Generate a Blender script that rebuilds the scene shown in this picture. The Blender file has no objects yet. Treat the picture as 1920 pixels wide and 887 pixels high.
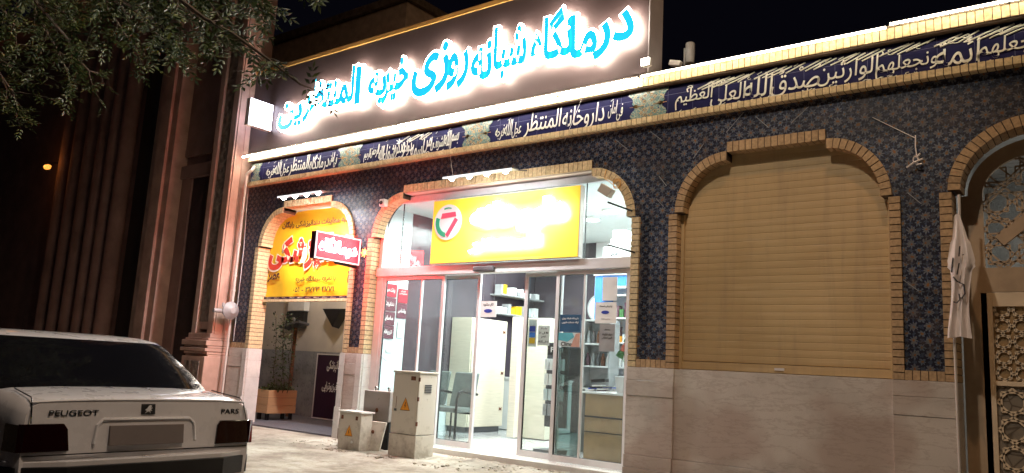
import bpy, bmesh, math, random, unicodedata
from mathutils import Vector, Matrix
R = math.radians
PI = math.pi
random.seed(7)
SC = bpy.context.scene
COL = SC.collection

# ------------------------------------------------------------------ camera
def make_camera():
    yaw, pitch, roll, f = .657911, .164386, -.0551585, 1483.28
    fw = Vector((-math.sin(yaw)*math.cos(pitch), math.cos(yaw)*math.cos(pitch), math.sin(pitch)))
    r = fw.cross(Vector((0, 0, 1))).normalized()
    d = fw.cross(r)
    c, s = math.cos(roll), math.sin(roll)
    r2 = c*r + s*d
    d2 = -s*r + c*d
    cam = bpy.data.cameras.new('camera')
    cam.sensor_width = 36
    cam.lens = f/1920*36
    cam.clip_start = .05
    cam.clip_end = 500
    o = bpy.data.objects.new('camera', cam)
    COL.objects.link(o)
    M = Matrix((r2, -d2, -fw)).transposed().to_4x4()
    M.translation = Vector((0, -8, 1.25))
    o.matrix_world = M
    SC.camera = o
make_camera()

# ------------------------------------------------------------------ night sky, exposure
SC.view_settings.view_transform = 'Standard'
SC.view_settings.look = 'None'
SC.view_settings.exposure = .05
SC.view_settings.gamma = 1
SC.view_settings.use_curve_mapping = False
W = bpy.data.worlds.new('World')
SC.world = W
W.use_nodes = True
wn = W.node_tree
bg = wn.nodes['Background']
sky = wn.nodes.new('ShaderNodeTexSky')
sky.sky_type = 'NISHITA'
sky.sun_disc = False
sky.sun_elevation = R(-4)
sky.sun_rotation = R(200)
mixs = wn.nodes.new('ShaderNodeMixRGB')
mixs.inputs[0].default_value = .75
mixs.inputs[2].default_value = (.012, .011, .026, 1)
wn.links.new(sky.outputs[0], mixs.inputs[1])
wn.links.new(mixs.outputs[0], bg.inputs[0])
bg.inputs[1].default_value = .12
SC.cycles.max_bounces = 6
SC.cycles.diffuse_bounces = 3
SC.cycles.glossy_bounces = 3
SC.cycles.transmission_bounces = 5
SC.cycles.transparent_max_bounces = 10
SC.cycles.sample_clamp_indirect = 4
SC.cycles.caustics_reflective = False
SC.cycles.caustics_refractive = False

def lamp(name, kind, loc, power, col, target=None, size=.3, size_y=None, spot=None, spread=None):
    l = bpy.data.lights.new(name, kind)
    l.energy = power
    l.color = col
    if kind == 'AREA':
        l.size = size
        if size_y:
            l.shape = 'RECTANGLE'
            l.size_y = size_y
        if spread: l.spread = spread
    elif kind in ('POINT', 'SPOT'):
        l.shadow_soft_size = size
        if spot:
            l.spot_size = spot
            l.spot_blend = .6
    o = bpy.data.objects.new(name, l)
    COL.objects.link(o)
    o.location = loc
    if target:
        o.rotation_euler = (Vector(target)-Vector(loc)).to_track_quat('-Z', 'Y').to_euler()
    return o
# street lamps over the road (the warm light that falls on the pavement and wall)
lamp('street_lamp_light', 'SPOT', (-1.2, -3.6, 9.5), 520, (1, .58, .29), (-1.6, -1.0, 0), .12, spot=R(172))
lamp('street_lamp_light', 'SPOT', (-2.6, -4.9, 7.8), 640, (1, .86, .72), (-5.4, -3.8, 0), .12, spot=R(128))

# ------------------------------------------------------------------ materials
class NT:
    """tiny node expression helper"""
    def __init__(s, name):
        s.m = bpy.data.materials.new(name)
        s.m.use_nodes = True
        s.t = s.m.node_tree
        s.b = s.t.nodes['Principled BSDF']
        s.out = s.t.nodes['Material Output']
    def n(s, typ, **kw):
        x = s.t.nodes.new(typ)
        for k, v in kw.items(): setattr(x, k, v)
        return x
    def link(s, a, b):
        if hasattr(a, 'is_output') or isinstance(a, bpy.types.NodeSocket): s.t.links.new(a, b)
        else:
            b.default_value = a
    def f(s, op, a, b=0., c=0.):
        x = s.n('ShaderNodeMath', operation=op)
        for i, v in enumerate((a, b, c)):
            s.link(v, x.inputs[i])
        return x.outputs[0]
    def coord(s):
        return s.n('ShaderNodeTexCoord').outputs['Object']
    def sep(s, v):
        x = s.n('ShaderNodeSeparateXYZ')
        s.t.links.new(v, x.inputs[0])
        return x.outputs[0], x.outputs[1], x.outputs[2]
    def comb(s, x, y, z=0.):
        c = s.n('ShaderNodeCombineXYZ')
        for i, v in enumerate((x, y, z)): s.link(v, c.inputs[i])
        return c.outputs[0]
    def noise(s, v, scale, detail=4, rough=.55, out=0):
        x = s.n('ShaderNodeTexNoise')
        s.t.links.new(v, x.inputs['Vector'])
        x.inputs['Scale'].default_value = scale
        x.inputs['Detail'].default_value = detail
        x.inputs['Roughness'].default_value = rough
        return x.outputs[out]
    def ramp(s, fac, *stops):
        x = s.n('ShaderNodeValToRGB')
        s.link(fac, x.inputs[0])
        e = x.color_ramp.elements
        while len(e) < len(stops): e.new(.5)
        for i, (p, c) in enumerate(stops):
            e[i].position = p
            e[i].color = (c, c, c, 1) if isinstance(c, (int, float)) else tuple(c)+(1,)
        return x.outputs[0]
    def mix(s, fac, a, b, mode='MIX'):
        x = s.n('ShaderNodeMixRGB', blend_type=mode)
        s.link(fac, x.inputs[0])
        for i, v in ((1, a), (2, b)):
            if isinstance(v, tuple): x.inputs[i].default_value = v+(1,) if len(v) == 3 else v
            else: s.t.links.new(v, x.inputs[i])
        return x.outputs[0]
    def bump(s, h, strength=.3, dist=.01):
        x = s.n('ShaderNodeBump')
        x.inputs['Strength'].default_value = strength
        x.inputs['Distance'].default_value = dist
        s.t.links.new(h, x.inputs['Height'])
        s.t.links.new(x.outputs[0], s.b.inputs['Normal'])
    def base(s, c):
        if isinstance(c, tuple): s.b.inputs['Base Color'].default_value = c+(1,)
        else: s.t.links.new(c, s.b.inputs['Base Color'])
    def rough(s, v):
        s.link(v, s.b.inputs['Roughness'])

def pbr(name, col, rough=.6, metal=0., var=.25, scale=6, bump=.15, spec=.5, bscale=None, coat=0):
    t = NT(name)
    v = t.coord()
    n = t.noise(v, scale, 6)
    dark = tuple(c*(1-var) for c in col)
    light = tuple(min(1, c*(1+var*.6)) for c in col)
    t.base(t.ramp(n, (.3, dark), (.7, light)))
    n2 = t.noise(v, bscale or scale*9, 4)
    t.rough(t.ramp(n2, (.3, max(0, rough-.08)), (.7, min(1, rough+.1))))
    t.b.inputs['Metallic'].default_value = metal
    t.b.inputs['Specular IOR Level'].default_value = spec
    t.b.inputs['Coat Weight'].default_value = coat
    if bump: t.bump(n2, bump, .004)
    return t.m

def emis(name, col, strength, base=(.5, .5, .5), rough=.4):
    t = NT(name)
    t.base(base)
    t.rough(rough)
    t.b.inputs['Emission Color'].default_value = tuple(col)+(1,)
    t.b.inputs['Emission Strength'].default_value = strength
    return t.m

def mat_glass(name, tint=(.93, .97, .96), rough=.0, refl=.09, haze=.0):
    t = NT(name)
    tr = t.n('ShaderNodeBsdfTransparent')
    tr.inputs[0].default_value = tint+(1,)
    gl = t.n('ShaderNodeBsdfGlossy')
    gl.inputs['Roughness'].default_value = max(rough, .01)
    lw = t.n('ShaderNodeLayerWeight')
    lw.inputs[0].default_value = .5
    fac = t.f('ADD', t.f('MULTIPLY', t.f('POWER', lw.outputs['Facing'], 5.), .9), refl*.4)
    mx = t.n('ShaderNodeMixShader')
    t.t.links.new(fac, mx.inputs[0])
    t.t.links.new(tr.outputs[0], mx.inputs[1])
    t.t.links.new(gl.outputs[0], mx.inputs[2])
    res = mx.outputs[0]
    if haze:
        df = t.n('ShaderNodeBsdfDiffuse')
        df.inputs[0].default_value = (.6, .62, .62, 1)
        m2 = t.n('ShaderNodeMixShader')
        t.t.links.new(t.f('MULTIPLY', t.noise(t.coord(), 1.5), haze*2), m2.inputs[0])
        t.t.links.new(res, m2.inputs[1])
        t.t.links.new(df.outputs[0], m2.inputs[2])
        res = m2.outputs[0]
    t.t.links.new(res, t.out.inputs[0])
    return t.m

def mat_brick(name, col):
    t = NT(name)
    g = t.n('ShaderNodeNewGeometry')
    v = t.coord()
    rnd = g.outputs['Random Per Island']
    c1 = t.ramp(rnd, (0, tuple(c*.55 for c in col)), (.5, col), (1, tuple(min(1, c*1.18) for c in col)))
    n = t.noise(v, 30, 6)
    t.base(t.mix(.7, c1, t.ramp(n, (.3, tuple(c*.55 for c in col)), (.65, tuple(min(1, c*1.15) for c in col)))))
    t.rough(.8)
    t.bump(t.noise(v, 120, 5), .5, .004)
    return t.m

def mat_star_tile():
    """navy glazed tile with grey-blue eight petal flowers, as laid on the piers"""
    t = NT('flower_tile')
    P = .128
    x, y, z = t.sep(t.coord())
    wn1 = t.noise(t.coord(), 16, 2); wn2 = t.noise(t.coord(), 21, 2)
    x = t.f('ADD', x, t.f('MULTIPLY', t.f('SUBTRACT', wn1, .5), .06))
    z = t.f('ADD', z, t.f('MULTIPLY', t.f('SUBTRACT', wn2, .5), .06))
    def cell(ox, oz, n, a, b, ph=0.):
        u = t.f('SUBTRACT', t.f('FRACT', t.f('DIVIDE', t.f('ADD', x, ox), P)), .5)
        w = t.f('SUBTRACT', t.f('FRACT', t.f('DIVIDE', t.f('ADD', z, oz), P)), .5)
        r = t.f('SQRT', t.f('ADD', t.f('MULTIPLY', u, u), t.f('MULTIPLY', w, w)))
        th = t.f('ARCTAN2', w, u)
        k = t.f('ABSOLUTE', t.f('COSINE', t.f('ADD', t.f('MULTIPLY', th, n/2), ph)))
        lim = t.f('ADD', t.f('MULTIPLY', k, b), a)
        return t.f('LESS_THAN', r, lim), r, th, t.f('SUBTRACT', lim, r)
    m1, r1, th1, e1 = cell(100., 100., 8, .16, .22)
    m2, r2, th2, e2 = cell(100+P/2, 100+P/2, 6, .10, .16, .4)
    m3, r3, th3, e3 = cell(100+P/2, 100., 4, .05, .12, PI/2)
    m4, r4, th4, e4 = cell(100., 100+P/2, 4, .05, .12)
    vein = t.f('LESS_THAN', t.f('ABSOLUTE', t.f('SINE', t.f('MULTIPLY', th1, 8.))), .3)
    navy = (.008, .011, .038)
    c = t.mix(t.f('MAXIMUM', m3, m4), navy, (.07, .10, .17))
    c = t.mix(m2, c, (.17, .22, .30))
    c = t.mix(t.f('LESS_THAN', r2, .09), c, (.34, .17, .05))
    c = t.mix(m1, c, (.25, .26, .26))
    c = t.mix(t.f('MULTIPLY', m1, t.f('LESS_THAN', e1, .045)), c, (.05, .09, .25))
    c = t.mix(t.f('MULTIPLY', m1, t.f('MULTIPLY', vein, t.f('LESS_THAN', r1, .26))), c, (.04, .06, .16))
    c = t.mix(t.f('LESS_THAN', r1, .085), c, (.38, .15, .04))
    # tile joints, 29 cm
    T = P*2
    ju = t.f('LESS_THAN', t.f('FRACT', t.f('DIVIDE', t.f('ADD', x, 100.), T)), .012)
    jw = t.f('LESS_THAN', t.f('FRACT', t.f('DIVIDE', t.f('ADD', z, 100.), T)), .012)
    c = t.mix(t.f('MAXIMUM', ju, jw), c, (.11, .11, .11))
    n = t.noise(t.coord(), 2.2, 5)
    c = t.mix(1., c, t.ramp(n, (.25, .40), (.75, .9)), 'MULTIPLY')
    wn = t.n('ShaderNodeTexWhiteNoise')
    fx = t.f('FLOOR', t.f('DIVIDE', t.f('ADD', x, 100.), T)); fz_ = t.f('FLOOR', t.f('DIVIDE', t.f('ADD', z, 100.), T))
    t.t.links.new(t.comb(fx, 0., fz_), wn.inputs['Vector'])
    c = t.mix(1., c, t.ramp(wn.outputs['Value'], (0, .62), (1, 1.)), 'MULTIPLY')
    c = t.mix(t.ramp(t.noise(t.coord(), 5, 6, .7), (.52, 0.), (.66, .5)), c, (.10, .07, .055))
    t.base(c)
    t.rough(t.ramp(t.noise(t.coord(), 14, 4), (.3, .38), (.7, .6)))
    t.bump(t.noise(t.coord(), 9, 3), .25, .01)
    return t.m

def mat_arabesque():
    t = NT('arabesque_tile')
    v = t.coord()
    x, y, z = t.sep(v)
    w = t.n('ShaderNodeTexVoronoi', feature='DISTANCE_TO_EDGE')
    t.t.links.new(v, w.inputs['Vector'])
    w.inputs['Scale'].default_value = 17
    n = t.noise(v, 8, 2)
    band = t.f('LESS_THAN', t.f('ABSOLUTE', t.f('SUBTRACT', t.f('FRACT', t.f('MULTIPLY', n, 9.)), .5)), .13)
    v2 = t.n('ShaderNodeTexVoronoi')
    t.t.links.new(v, v2.inputs['Vector'])
    v2.inputs['Scale'].default_value = 22
    dots = t.f('LESS_THAN', v2.outputs['Distance'], .22)
    c = t.mix(band, (.10, .17, .17), (.27, .30, .26))
    c = t.mix(dots, c, (.03, .05, .12))
    c = t.mix(t.f('LESS_THAN', w.outputs[0], .03), c, (.30, .24, .15))
    t.base(c)
    t.rough(.25)
    t.bump(n, .15, .005)
    return t.m

def mat_grid_tile(name, col, px, pz, line, joint=.012, rough=.2, off=0.):
    t = NT(name)
    v = t.coord()
    x, y, z = t.sep(v)
    ju = t.f('LESS_THAN', t.f('FRACT', t.f('DIVIDE', t.f('ADD', x, 100.+off), px)), joint)
    jw = t.f('LESS_THAN', t.f('FRACT', t.f('DIVIDE', t.f('ADD', z, 100.), pz)), joint)
    n = t.noise(v, 5, 5)
    c = t.ramp(n, (.3, tuple(c*.75 for c in col)), (.7, tuple(min(1, c*1.2) for c in col)))
    t.base(t.mix(t.f('MAXIMUM', ju, jw), c, line))
    t.rough(rough)
    t.bump(t.noise(v, 3.5, 2), .2, .02)
    return t.m

def mat_granite(name, col, stain=(.28, .20, .17)):
    t = NT(name)
    v = t.coord()
    n = t.noise(v, 1.4, 7, .6)
    n2 = t.noise(v, 160, 3)
    n3 = t.noise(v, .8, 3)
    c = t.ramp(n, (.28, tuple(a*.72 for a in col)), (.5, col), (.72, tuple(a*1.1 for a in col)))
    c = t.mix(t.ramp(n3, (.52, 0.), (.60, .7)), c, stain)
    mpv = t.n('ShaderNodeMapping'); t.t.links.new(v, mpv.inputs[0]); mpv.inputs['Rotation'].default_value = (0, .5, 0); mpv.inputs['Scale'].default_value = (1.2, 1, 5)
    vn = t.noise(mpv.outputs[0], 1.6, 8, .65)
    c = t.mix(t.ramp(vn, (.47, 0.), (.50, .35), (.53, 0.)), c, (.30, .22, .18))
    xx, yy, zz = t.sep(v)
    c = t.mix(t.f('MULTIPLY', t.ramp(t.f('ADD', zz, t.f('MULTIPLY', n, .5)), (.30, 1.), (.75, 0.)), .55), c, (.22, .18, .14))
    c = t.mix(t.ramp(n2, (.55, 0.), (.7, .3)), c, (.25, .24, .24))
    t.base(c)
    t.rough(t.ramp(n, (.3, .28), (.7, .5)))
    t.bump(n2, .08, .003)
    return t.m

def mat_dirt_metal(name, col):
    t = NT(name)
    v = t.coord()
    x, y, z = t.sep(v)
    n = t.noise(v, 7, 7, .7)
    g = t.f('SUBTRACT', n, t.f('MULTIPLY', z, .35))
    c = t.mix(t.ramp(g, (.40, 0.), (.62, .6)), col, (.24, .19, .14))
    c = t.mix(t.ramp(t.noise(v, 26, 5), (.66, 0.), (.72, .6)), c, (.14, .10, .07))
    t.base(c)
    t.rough(.55)
    t.bump(n, .2, .004)
    return t.m

def mat_wood(name, col, sx=2., sz=30., rough=.5):
    t = NT(name)
    mp = t.n('ShaderNodeMapping')
    t.t.links.new(t.coord(), mp.inputs[0])
    mp.inputs['Scale'].default_value = (sx, sx, sz)
    n = t.noise(mp.outputs[0], 1.4, 6, .6)
    t.base(t.ramp(n, (.3, tuple(c*.88 for c in col)), (.7, tuple(min(1, c*1.06) for c in col))))
    t.rough(rough)
    t.bump(n, .04, .002)
    return t.m

def mat_ground():
    t = NT('dusty_paving')
    v = t.coord()
    n = t.noise(v, 1.3, 8, .65)
    n2 = t.noise(v, 40, 6, .7)
    c = t.ramp(n, (.32, (.17, .135, .10)), (.5, (.37, .33, .27)), (.66, (.47, .43, .36)))
    c = t.mix(t.ramp(t.noise(v, 3.2, 7, .7), (.5, 0.), (.62, .55)), c, (.16, .12, .09))
    c = t.mix(t.ramp(n2, (.5, 0.), (.7, .5)), c, (.20, .17, .13))
    br = t.n('ShaderNodeTexBrick')
    t.t.links.new(v, br.inputs['Vector'])
    br.inputs['Scale'].default_value = 1.15
    br.inputs['Mortar Size'].default_value = .012
    br.inputs['Color1'].default_value = (1, 1, 1, 1)
    br.inputs['Color2'].default_value = (.88, .88, .88, 1)
    br.inputs['Mortar'].default_value = (.5, .45, .4, 1)
    c = t.mix(.3, c, br.outputs[0], 'MULTIPLY')
    t.base(c)
    t.rough(.88)
    t.bump(t.f('ADD', t.f('MULTIPLY', n2, .5), n), .5, .03)
    return t.m

def mat_leaf():
    t = NT('leaf_green')
    g = t.n('ShaderNodeNewGeometry')
    c = t.ramp(g.outputs['Random Per Island'], (0, (.015, .03, .006)), (.5, (.035, .06, .012)), (1, (.08, .10, .02)))
    t.base(c)
    t.rough(.5)
    return t.m

M = {}
M['tile'] = mat_star_tile()
M['arab'] = mat_arabesque()
M['navy'] = mat_grid_tile('cobalt_tile', (.006, .006, .048), .31, .31, (.12, .12, .20), .01, .55)
M['navy'].node_tree.nodes['Principled BSDF'].inputs['Specular IOR Level'].default_value = .12
M['script'] = pbr('glazed_script', (.62, .62, .58), .5, var=.08, bump=0)
M['gold'] = pbr('glazed_gold_line', (.5, .26, .09), .35, var=.2, bump=0)
M['brick'] = mat_brick('buff_brick', (.46, .31, .17))
M['brick_pale'] = mat_brick('yellow_brick', (.66, .52, .30))
M['mortar'] = pbr('dark_mortar', (.10, .07, .05), .9)
M['granite'] = mat_granite('travertine_slab', (.60, .55, .50), (.44, .34, .29))
M['marble'] = pbr('white_marble', (.70, .68, .64), .3, var=.12)
M['panel'] = pbr('composite_panel_brown', (.095, .068, .07), .45, var=.08, scale=1.2, bump=.03)
M['panel_side'] = pbr('composite_panel_side', (.42, .40, .42), .5, var=.1)
M['gold_trim'] = pbr('ochre_trim', (.80, .46, .14), .45, var=.1)
def mat_shutter():
    t = NT('shutter_beige')
    v = t.coord()
    mp = t.n('ShaderNodeMapping'); t.t.links.new(v, mp.inputs[0]); mp.inputs['Scale'].default_value = (9, 9, .7)
    n = t.noise(mp.outputs[0], 1., 6, .65)
    n2 = t.noise(v, .9, 4)
    mp2 = t.n('ShaderNodeMapping'); t.t.links.new(v, mp2.inputs[0]); mp2.inputs['Scale'].default_value = (1.5, 1, 30)
    n3 = t.noise(mp2.outputs[0], 1., 5, .6)
    c = t.ramp(n2, (.3, (.44, .31, .155)), (.7, (.58, .42, .22)))
    c = t.mix(t.ramp(n, (.5, 0.), (.75, .45)), c, (.30, .22, .14))
    c = t.mix(t.ramp(n3, (.55, 0.), (.7, .3)), c, (.66, .52, .34))
    t.base(c); t.rough(t.ramp(n, (.3, .38), (.7, .6)))
    return t.m
M['shutter'] = mat_shutter()
M['alu'] = pbr('brushed_aluminium', (.76, .74, .74), .35, metal=.1, var=.08)
M['alu_dark'] = pbr('dark_seal', (.02, .02, .022), .4)
M['glass'] = mat_glass('door_glass', haze=.04)
M['glass_tint'] = mat_glass('film_glass', (.46, .55, .54), .02, .12, .10)
M['mauve'] = pbr('mauve_gloss_panel', (.06, .048, .06), .14, var=.3, scale=1.0, bump=.05)
M['wallw'] = pbr('white_paint', (.74, .76, .76), .7, var=.05)
M['walltl'] = pbr('pale_teal_paint', (.60, .70, .71), .5, var=.05)
M['wallcream'] = pbr('cream_plaster', (.62, .57, .52), .8, var=.12, scale=2)
M['floor'] = mat_grid_tile('floor_tile', (.66, .68, .67), .6, 50., (.45, .45, .45), .008, .12)
M['oak'] = mat_wood('pale_oak', (.66, .60, .48), 3, 40)
M['pine'] = mat_wood('pine_board', (.50, .30, .15), 1.5, 22, .6)
M['cab'] = mat_dirt_metal('utility_cream_paint', (.60, .55, .47))
M['cabg'] = mat_dirt_metal('utility_grey_paint', (.30, .27, .25))
M['conc'] = pbr('rough_concrete', (.24, .20, .16), .95, var=.4, scale=12, bump=.9, bscale=40)
M['black'] = pbr('black_plastic', (.012, .012, .013), .35, var=.2)
M['blacksteel'] = pbr('black_steel_tube', (.02, .018, .018), .3)
M['grey'] = pbr('grey_plastic', (.32, .33, .34), .5)
M['dgrey'] = pbr('dark_grey_plastic', (.09, .09, .10), .45)
M['seat'] = pbr('grey_green_vinyl', (.13, .15, .14), .4)
M['white'] = pbr('white_plastic', (.78, .78, .78), .4, var=.06)
M['paper'] = pbr('paper', (.82, .82, .80), .7, var=.05)
M['ink'] = pbr('black_ink', (.015, .015, .02), .5, var=0, bump=0)
M['inkred'] = pbr('red_ink', (.50, .035, .02), .5, var=.1, bump=0)
M['inkblue'] = pbr('blue_ink', (.03, .06, .35), .4, var=0, bump=0)
M['inkmaroon'] = pbr('maroon_ink', (.07, .01, .02), .5, var=.1, bump=0)
M['banner'] = pbr('yellow_banner_vinyl', (.80, .50, .02), .45, var=.06, bump=.05)
M['maroon'] = pbr('maroon_panel', (.10, .035, .055), .35, var=.2)
M['bred'] = pbr('crimson_panel', (.33, .02, .04), .35, var=.1)
M['plum'] = pbr('dark_plum_board', (.035, .012, .035), .35, var=.15)
M['stone'] = pbr('limestone_red_glow_tint', (.52, .34, .27), .85, var=.25, scale=3, bump=.5, bscale=26)  # red light falling on the stonework is mixed into this base colour
M['stone_dark'] = pbr('dark_stone_red_glow_tint', (.30, .18, .15), .85, var=.3, scale=2, bump=.4, bscale=20)  # darker stone, its colour also reddened in place of the red light
M['door_dark'] = pbr('dark_stained_door', (.05, .03, .028), .6, var=.3)
M['bark'] = pbr('bark', (.07, .05, .035), .9, var=.4, scale=20, bump=.6)
M['leaf'] = mat_leaf()
M['leaf2'] = pbr('ivy_leaf', (.04, .075, .02), .5, var=.5, scale=60, bump=0)
M['soil'] = pbr('soil', (.05, .035, .025), .95, bump=.7)
M['redleaf'] = pbr('anthurium_red', (.42, .09, .06), .35, var=.2)
M['greenleaf'] = pbr('houseplant_green', (.05, .16, .05), .35, var=.3)
M['blue'] = pbr('blue_laminate', (.05, .22, .72), .35, var=.03)
M['tan'] = pbr('tan_laminate', (.36, .25, .13), .4, var=.15)
M['ground'] = mat_ground()
M['crumb'] = pbr('pale_rubble', (.34, .29, .23), .95, var=.4, scale=12, bump=.5)
M['asphalt'] = pbr('asphalt', (.055, .05, .048), .9, var=.35, scale=3, bump=.6, bscale=120)
M['carp'] = pbr('white_car_paint', (.70, .68, .69), .3, var=.05, bump=.0, coat=.8, scale=1)
M['carglass'] = pbr('tinted_car_glass', (.006, .006, .008), .05, var=.1, bump=0, spec=.8)
M['carblack'] = pbr('black_bumper_trim', (.012, .012, .013), .4, bump=.05)
M['taill'] = pbr('dark_red_lens', (.010, .001, .001), .12, var=.1, bump=0, coat=.6)
M['taill2'] = pbr('red_side_lens', (.16, .004, .006), .15, var=.1, bump=0, coat=.6)
M['chrome'] = pbr('dull_chrome', (.5, .49, .48), .2, metal=1, bump=0)
M['plate'] = pbr('blank_plate', (.17, .14, .13), .6, var=.08, scale=3, bump=0)
M['flag'] = pbr('pale_pink_cloth', (.82, .74, .71), .8, var=.1)
M['gate'] = pbr('brown_gate_paint', (.50, .38, .26), .5, var=.15)
M['gatecream'] = pbr('ochre_gate_paint', (.80, .66, .48), .5, var=.12)
M['orange'] = pbr('warning_orange', (.75, .30, .02), .5, var=.1, bump=0)
M['rust'] = pbr('rust', (.16, .06, .03), .9, var=.5, scale=30)

# ------------------------------------------------------------------ object helpers
def tag(o, label=None, cat=None, group=None, kind=None):
    if label: o['label'] = label
    if cat: o['category'] = cat
    if group: o['group'] = group
    if kind: o['kind'] = kind
    return o
def thing(name, loc, label, cat, group=None, rz=0.):
    o = bpy.data.objects.new(name, None)
    o.empty_display_size = .1
    COL.objects.link(o)
    o.location = loc
    o.rotation_euler = (0, 0, rz)
    return tag(o, label, cat, group)
def rootloc(p):
    v = Vector((0, 0, 0))
    while p is not None:
        v = v+p.location
        p = p.parent
    return v

class MB:
    def __init__(s):
        s.v = []; s.f = []
    def add(s, vs, fs):
        n = len(s.v)
        s.v += [tuple(v) for v in vs]
        s.f += [tuple(i+n for i in f) for f in fs]
        return s
    def box(s, x0, x1, y0, y1, z0, z1):
        if x0 > x1: x0, x1 = x1, x0
        if y0 > y1: y0, y1 = y1, y0
        if z0 > z1: z0, z1 = z1, z0
        return s.add([(x0, y0, z0), (x1, y0, z0), (x1, y1, z0), (x0, y1, z0), (x0, y0, z1), (x1, y0, z1), (x1, y1, z1), (x0, y1, z1)],
                     [(0, 3, 2, 1), (4, 5, 6, 7), (0, 1, 5, 4), (1, 2, 6, 5), (2, 3, 7, 6), (3, 0, 4, 7)])
    def prism(s, quad, y0, y1):
        """polygon in x,z extruded along y"""
        n = len(quad)
        vs = [(x, y0, z) for x, z in quad]+[(x, y1, z) for x, z in quad]
        fs = [tuple(range(n)), tuple(range(2*n-1, n-1, -1))]
        for i in range(n):
            j = (i+1) % n
            fs.append((j, i, n+i, n+j))
        return s.add(vs, fs)
    def obox(s, c, ax, ay, az):
        c = Vector(c); ax = Vector(ax); ay = Vector(ay); az = Vector(az)
        vs = []
        for k in (-1, 1):
            for i, j in ((-1, -1), (1, -1), (1, 1), (-1, 1)):
                vs.append(c+ax*i+ay*j+az*k)
        return s.add(vs, [(0, 3, 2, 1), (4, 5, 6, 7), (0, 1, 5, 4), (1, 2, 6, 5), (2, 3, 7, 6), (3, 0, 4, 7)])
    def tube(s, pts, r, n=8, cap=True):
        pts = [Vector(p) for p in pts]
        if not isinstance(r, (list, tuple)): r = [r]*len(pts)
        base = len(s.v)
        prev = None
        for i, p in enumerate(pts):
            d = (pts[min(i+1, len(pts)-1)]-pts[max(i-1, 0)])
            if d.length < 1e-9: d = Vector((0, 0, 1))
            d.normalize()
            if prev is None:
                a = d.cross(Vector((0, 0, 1)))
                if a.length < .1: a = d.cross(Vector((1, 0, 0)))
            else:
                a = prev-d*prev.dot(d)
            a.normalize(); prev = a
            b = d.cross(a)
            for k in range(n):
                t = 2*PI*k/n
                s.v.append(tuple(p+(a*math.cos(t)+b*math.sin(t))*r[i]))
        for i in range(len(pts)-1):
            for k in range(n):
                k2 = (k+1) % n
                s.f.append((base+i*n+k, base+i*n+k2, base+(i+1)*n+k2, base+(i+1)*n+k))
        if cap:
            s.f.append(tuple(base+k for k in range(n))[::-1])
            s.f.append(tuple(base+(len(pts)-1)*n+k for k in range(n)))
        return s
    def lathe(s, c, prof, axis='z', n=24):
        """prof: list of (r, h) along axis"""
        base = len(s.v)
        c = Vector(c)
        for r, h in prof:
            for k in range(n):
                t = 2*PI*k/n
                a, b = r*math.cos(t), r*math.sin(t)
                if axis == 'z': p = (a, b, h)
                elif axis == 'y': p = (a, h, b)
                else: p = (h, a, b)
                s.v.append(tuple(c+Vector(p)))
        for i in range(len(prof)-1):
            for k in range(n):
                k2 = (k+1) % n
                s.f.append((base+i*n+k, base+i*n+k2, base+(i+1)*n+k2, base+(i+1)*n+k))
        s.f.append(tuple(base+k for k in range(n))[::-1])
        s.f.append(tuple(base+(len(prof)-1)*n+k for k in range(n)))
        return s
    def build(s, name, mat, parent=None, smooth=False, bevel=0., label=None, kind=None):
        off = rootloc(parent)
        me = bpy.data.meshes.new(name)
        me.from_pydata([tuple(Vector(v)-off) for v in s.v], [], s.f)
        me.update()
        bm = bmesh.new(); bm.from_mesh(me)
        bmesh.ops.recalc_face_normals(bm, faces=bm.faces)
        if bevel:
            bmesh.ops.bevel(bm, geom=[e for e in bm.edges if e.is_manifold and e.calc_face_angle(0) > .6], offset=bevel, segments=2, affect='EDGES', profile=.6)
        bm.to_mesh(me); bm.free()
        if smooth:
            me.shade_smooth()
            try: me.set_sharp_from_angle(angle=R(35))
            except Exception: pass
        me.materials.append(mat)
        o = bpy.data.objects.new(name, me)
        COL.objects.link(o)
        if parent is not None: o.parent = parent
        if label: o['label'] = label
        if kind: o['kind'] = kind
        return o

def copy_tree(o, parent=None):
    c = o.copy()
    COL.objects.link(c)
    c.parent = parent
    for ch in [x for x in COL.objects if x.parent == o]:
        copy_tree(ch, c)
    return c

# ------------------------------------------------------------------ Persian lettering
FORMS = {}
LAMALEF = {}
for cp in list(range(0xFB50, 0xFC00))+list(range(0xFE70, 0xFEFD)):
    dec = unicodedata.decomposition(chr(cp)).split()
    if len(dec) == 2: FORMS.setdefault(chr(int(dec[1], 16)), {})[dec[0]] = chr(cp)
    elif len(dec) == 3 and dec[1] == '0644' and dec[2] == '0627': LAMALEF[dec[0]] = chr(cp)
def shape(s):
    out = []
    toks = []
    i = 0
    while i < len(s):
        if s[i] == '\u0644' and i+1 < len(s) and s[i+1] == '\u0627':
            toks.append('LA'); i += 2
        else:
            toks.append(s[i]); i += 1
    def dual(c): return c in FORMS and '<initial>' in FORMS[c]
    def joins(c): return c == 'LA' or (c in FORMS and '<final>' in FORMS[c])
    for i, c in enumerate(toks):
        prev = i > 0 and dual(toks[i-1]) and joins(c)
        nxt = i+1 < len(toks) and dual(c) and joins(toks[i+1])
        if c == 'LA': out.append(LAMALEF['<final>' if prev else '<isolated>']); continue
        if c not in FORMS: out.append(c); continue
        k = '<medial>' if prev and nxt else '<final>' if prev else '<initial>' if nxt else '<isolated>'
        out.append(FORMS[c].get(k, c))
    return ''.join(reversed(out))

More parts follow.
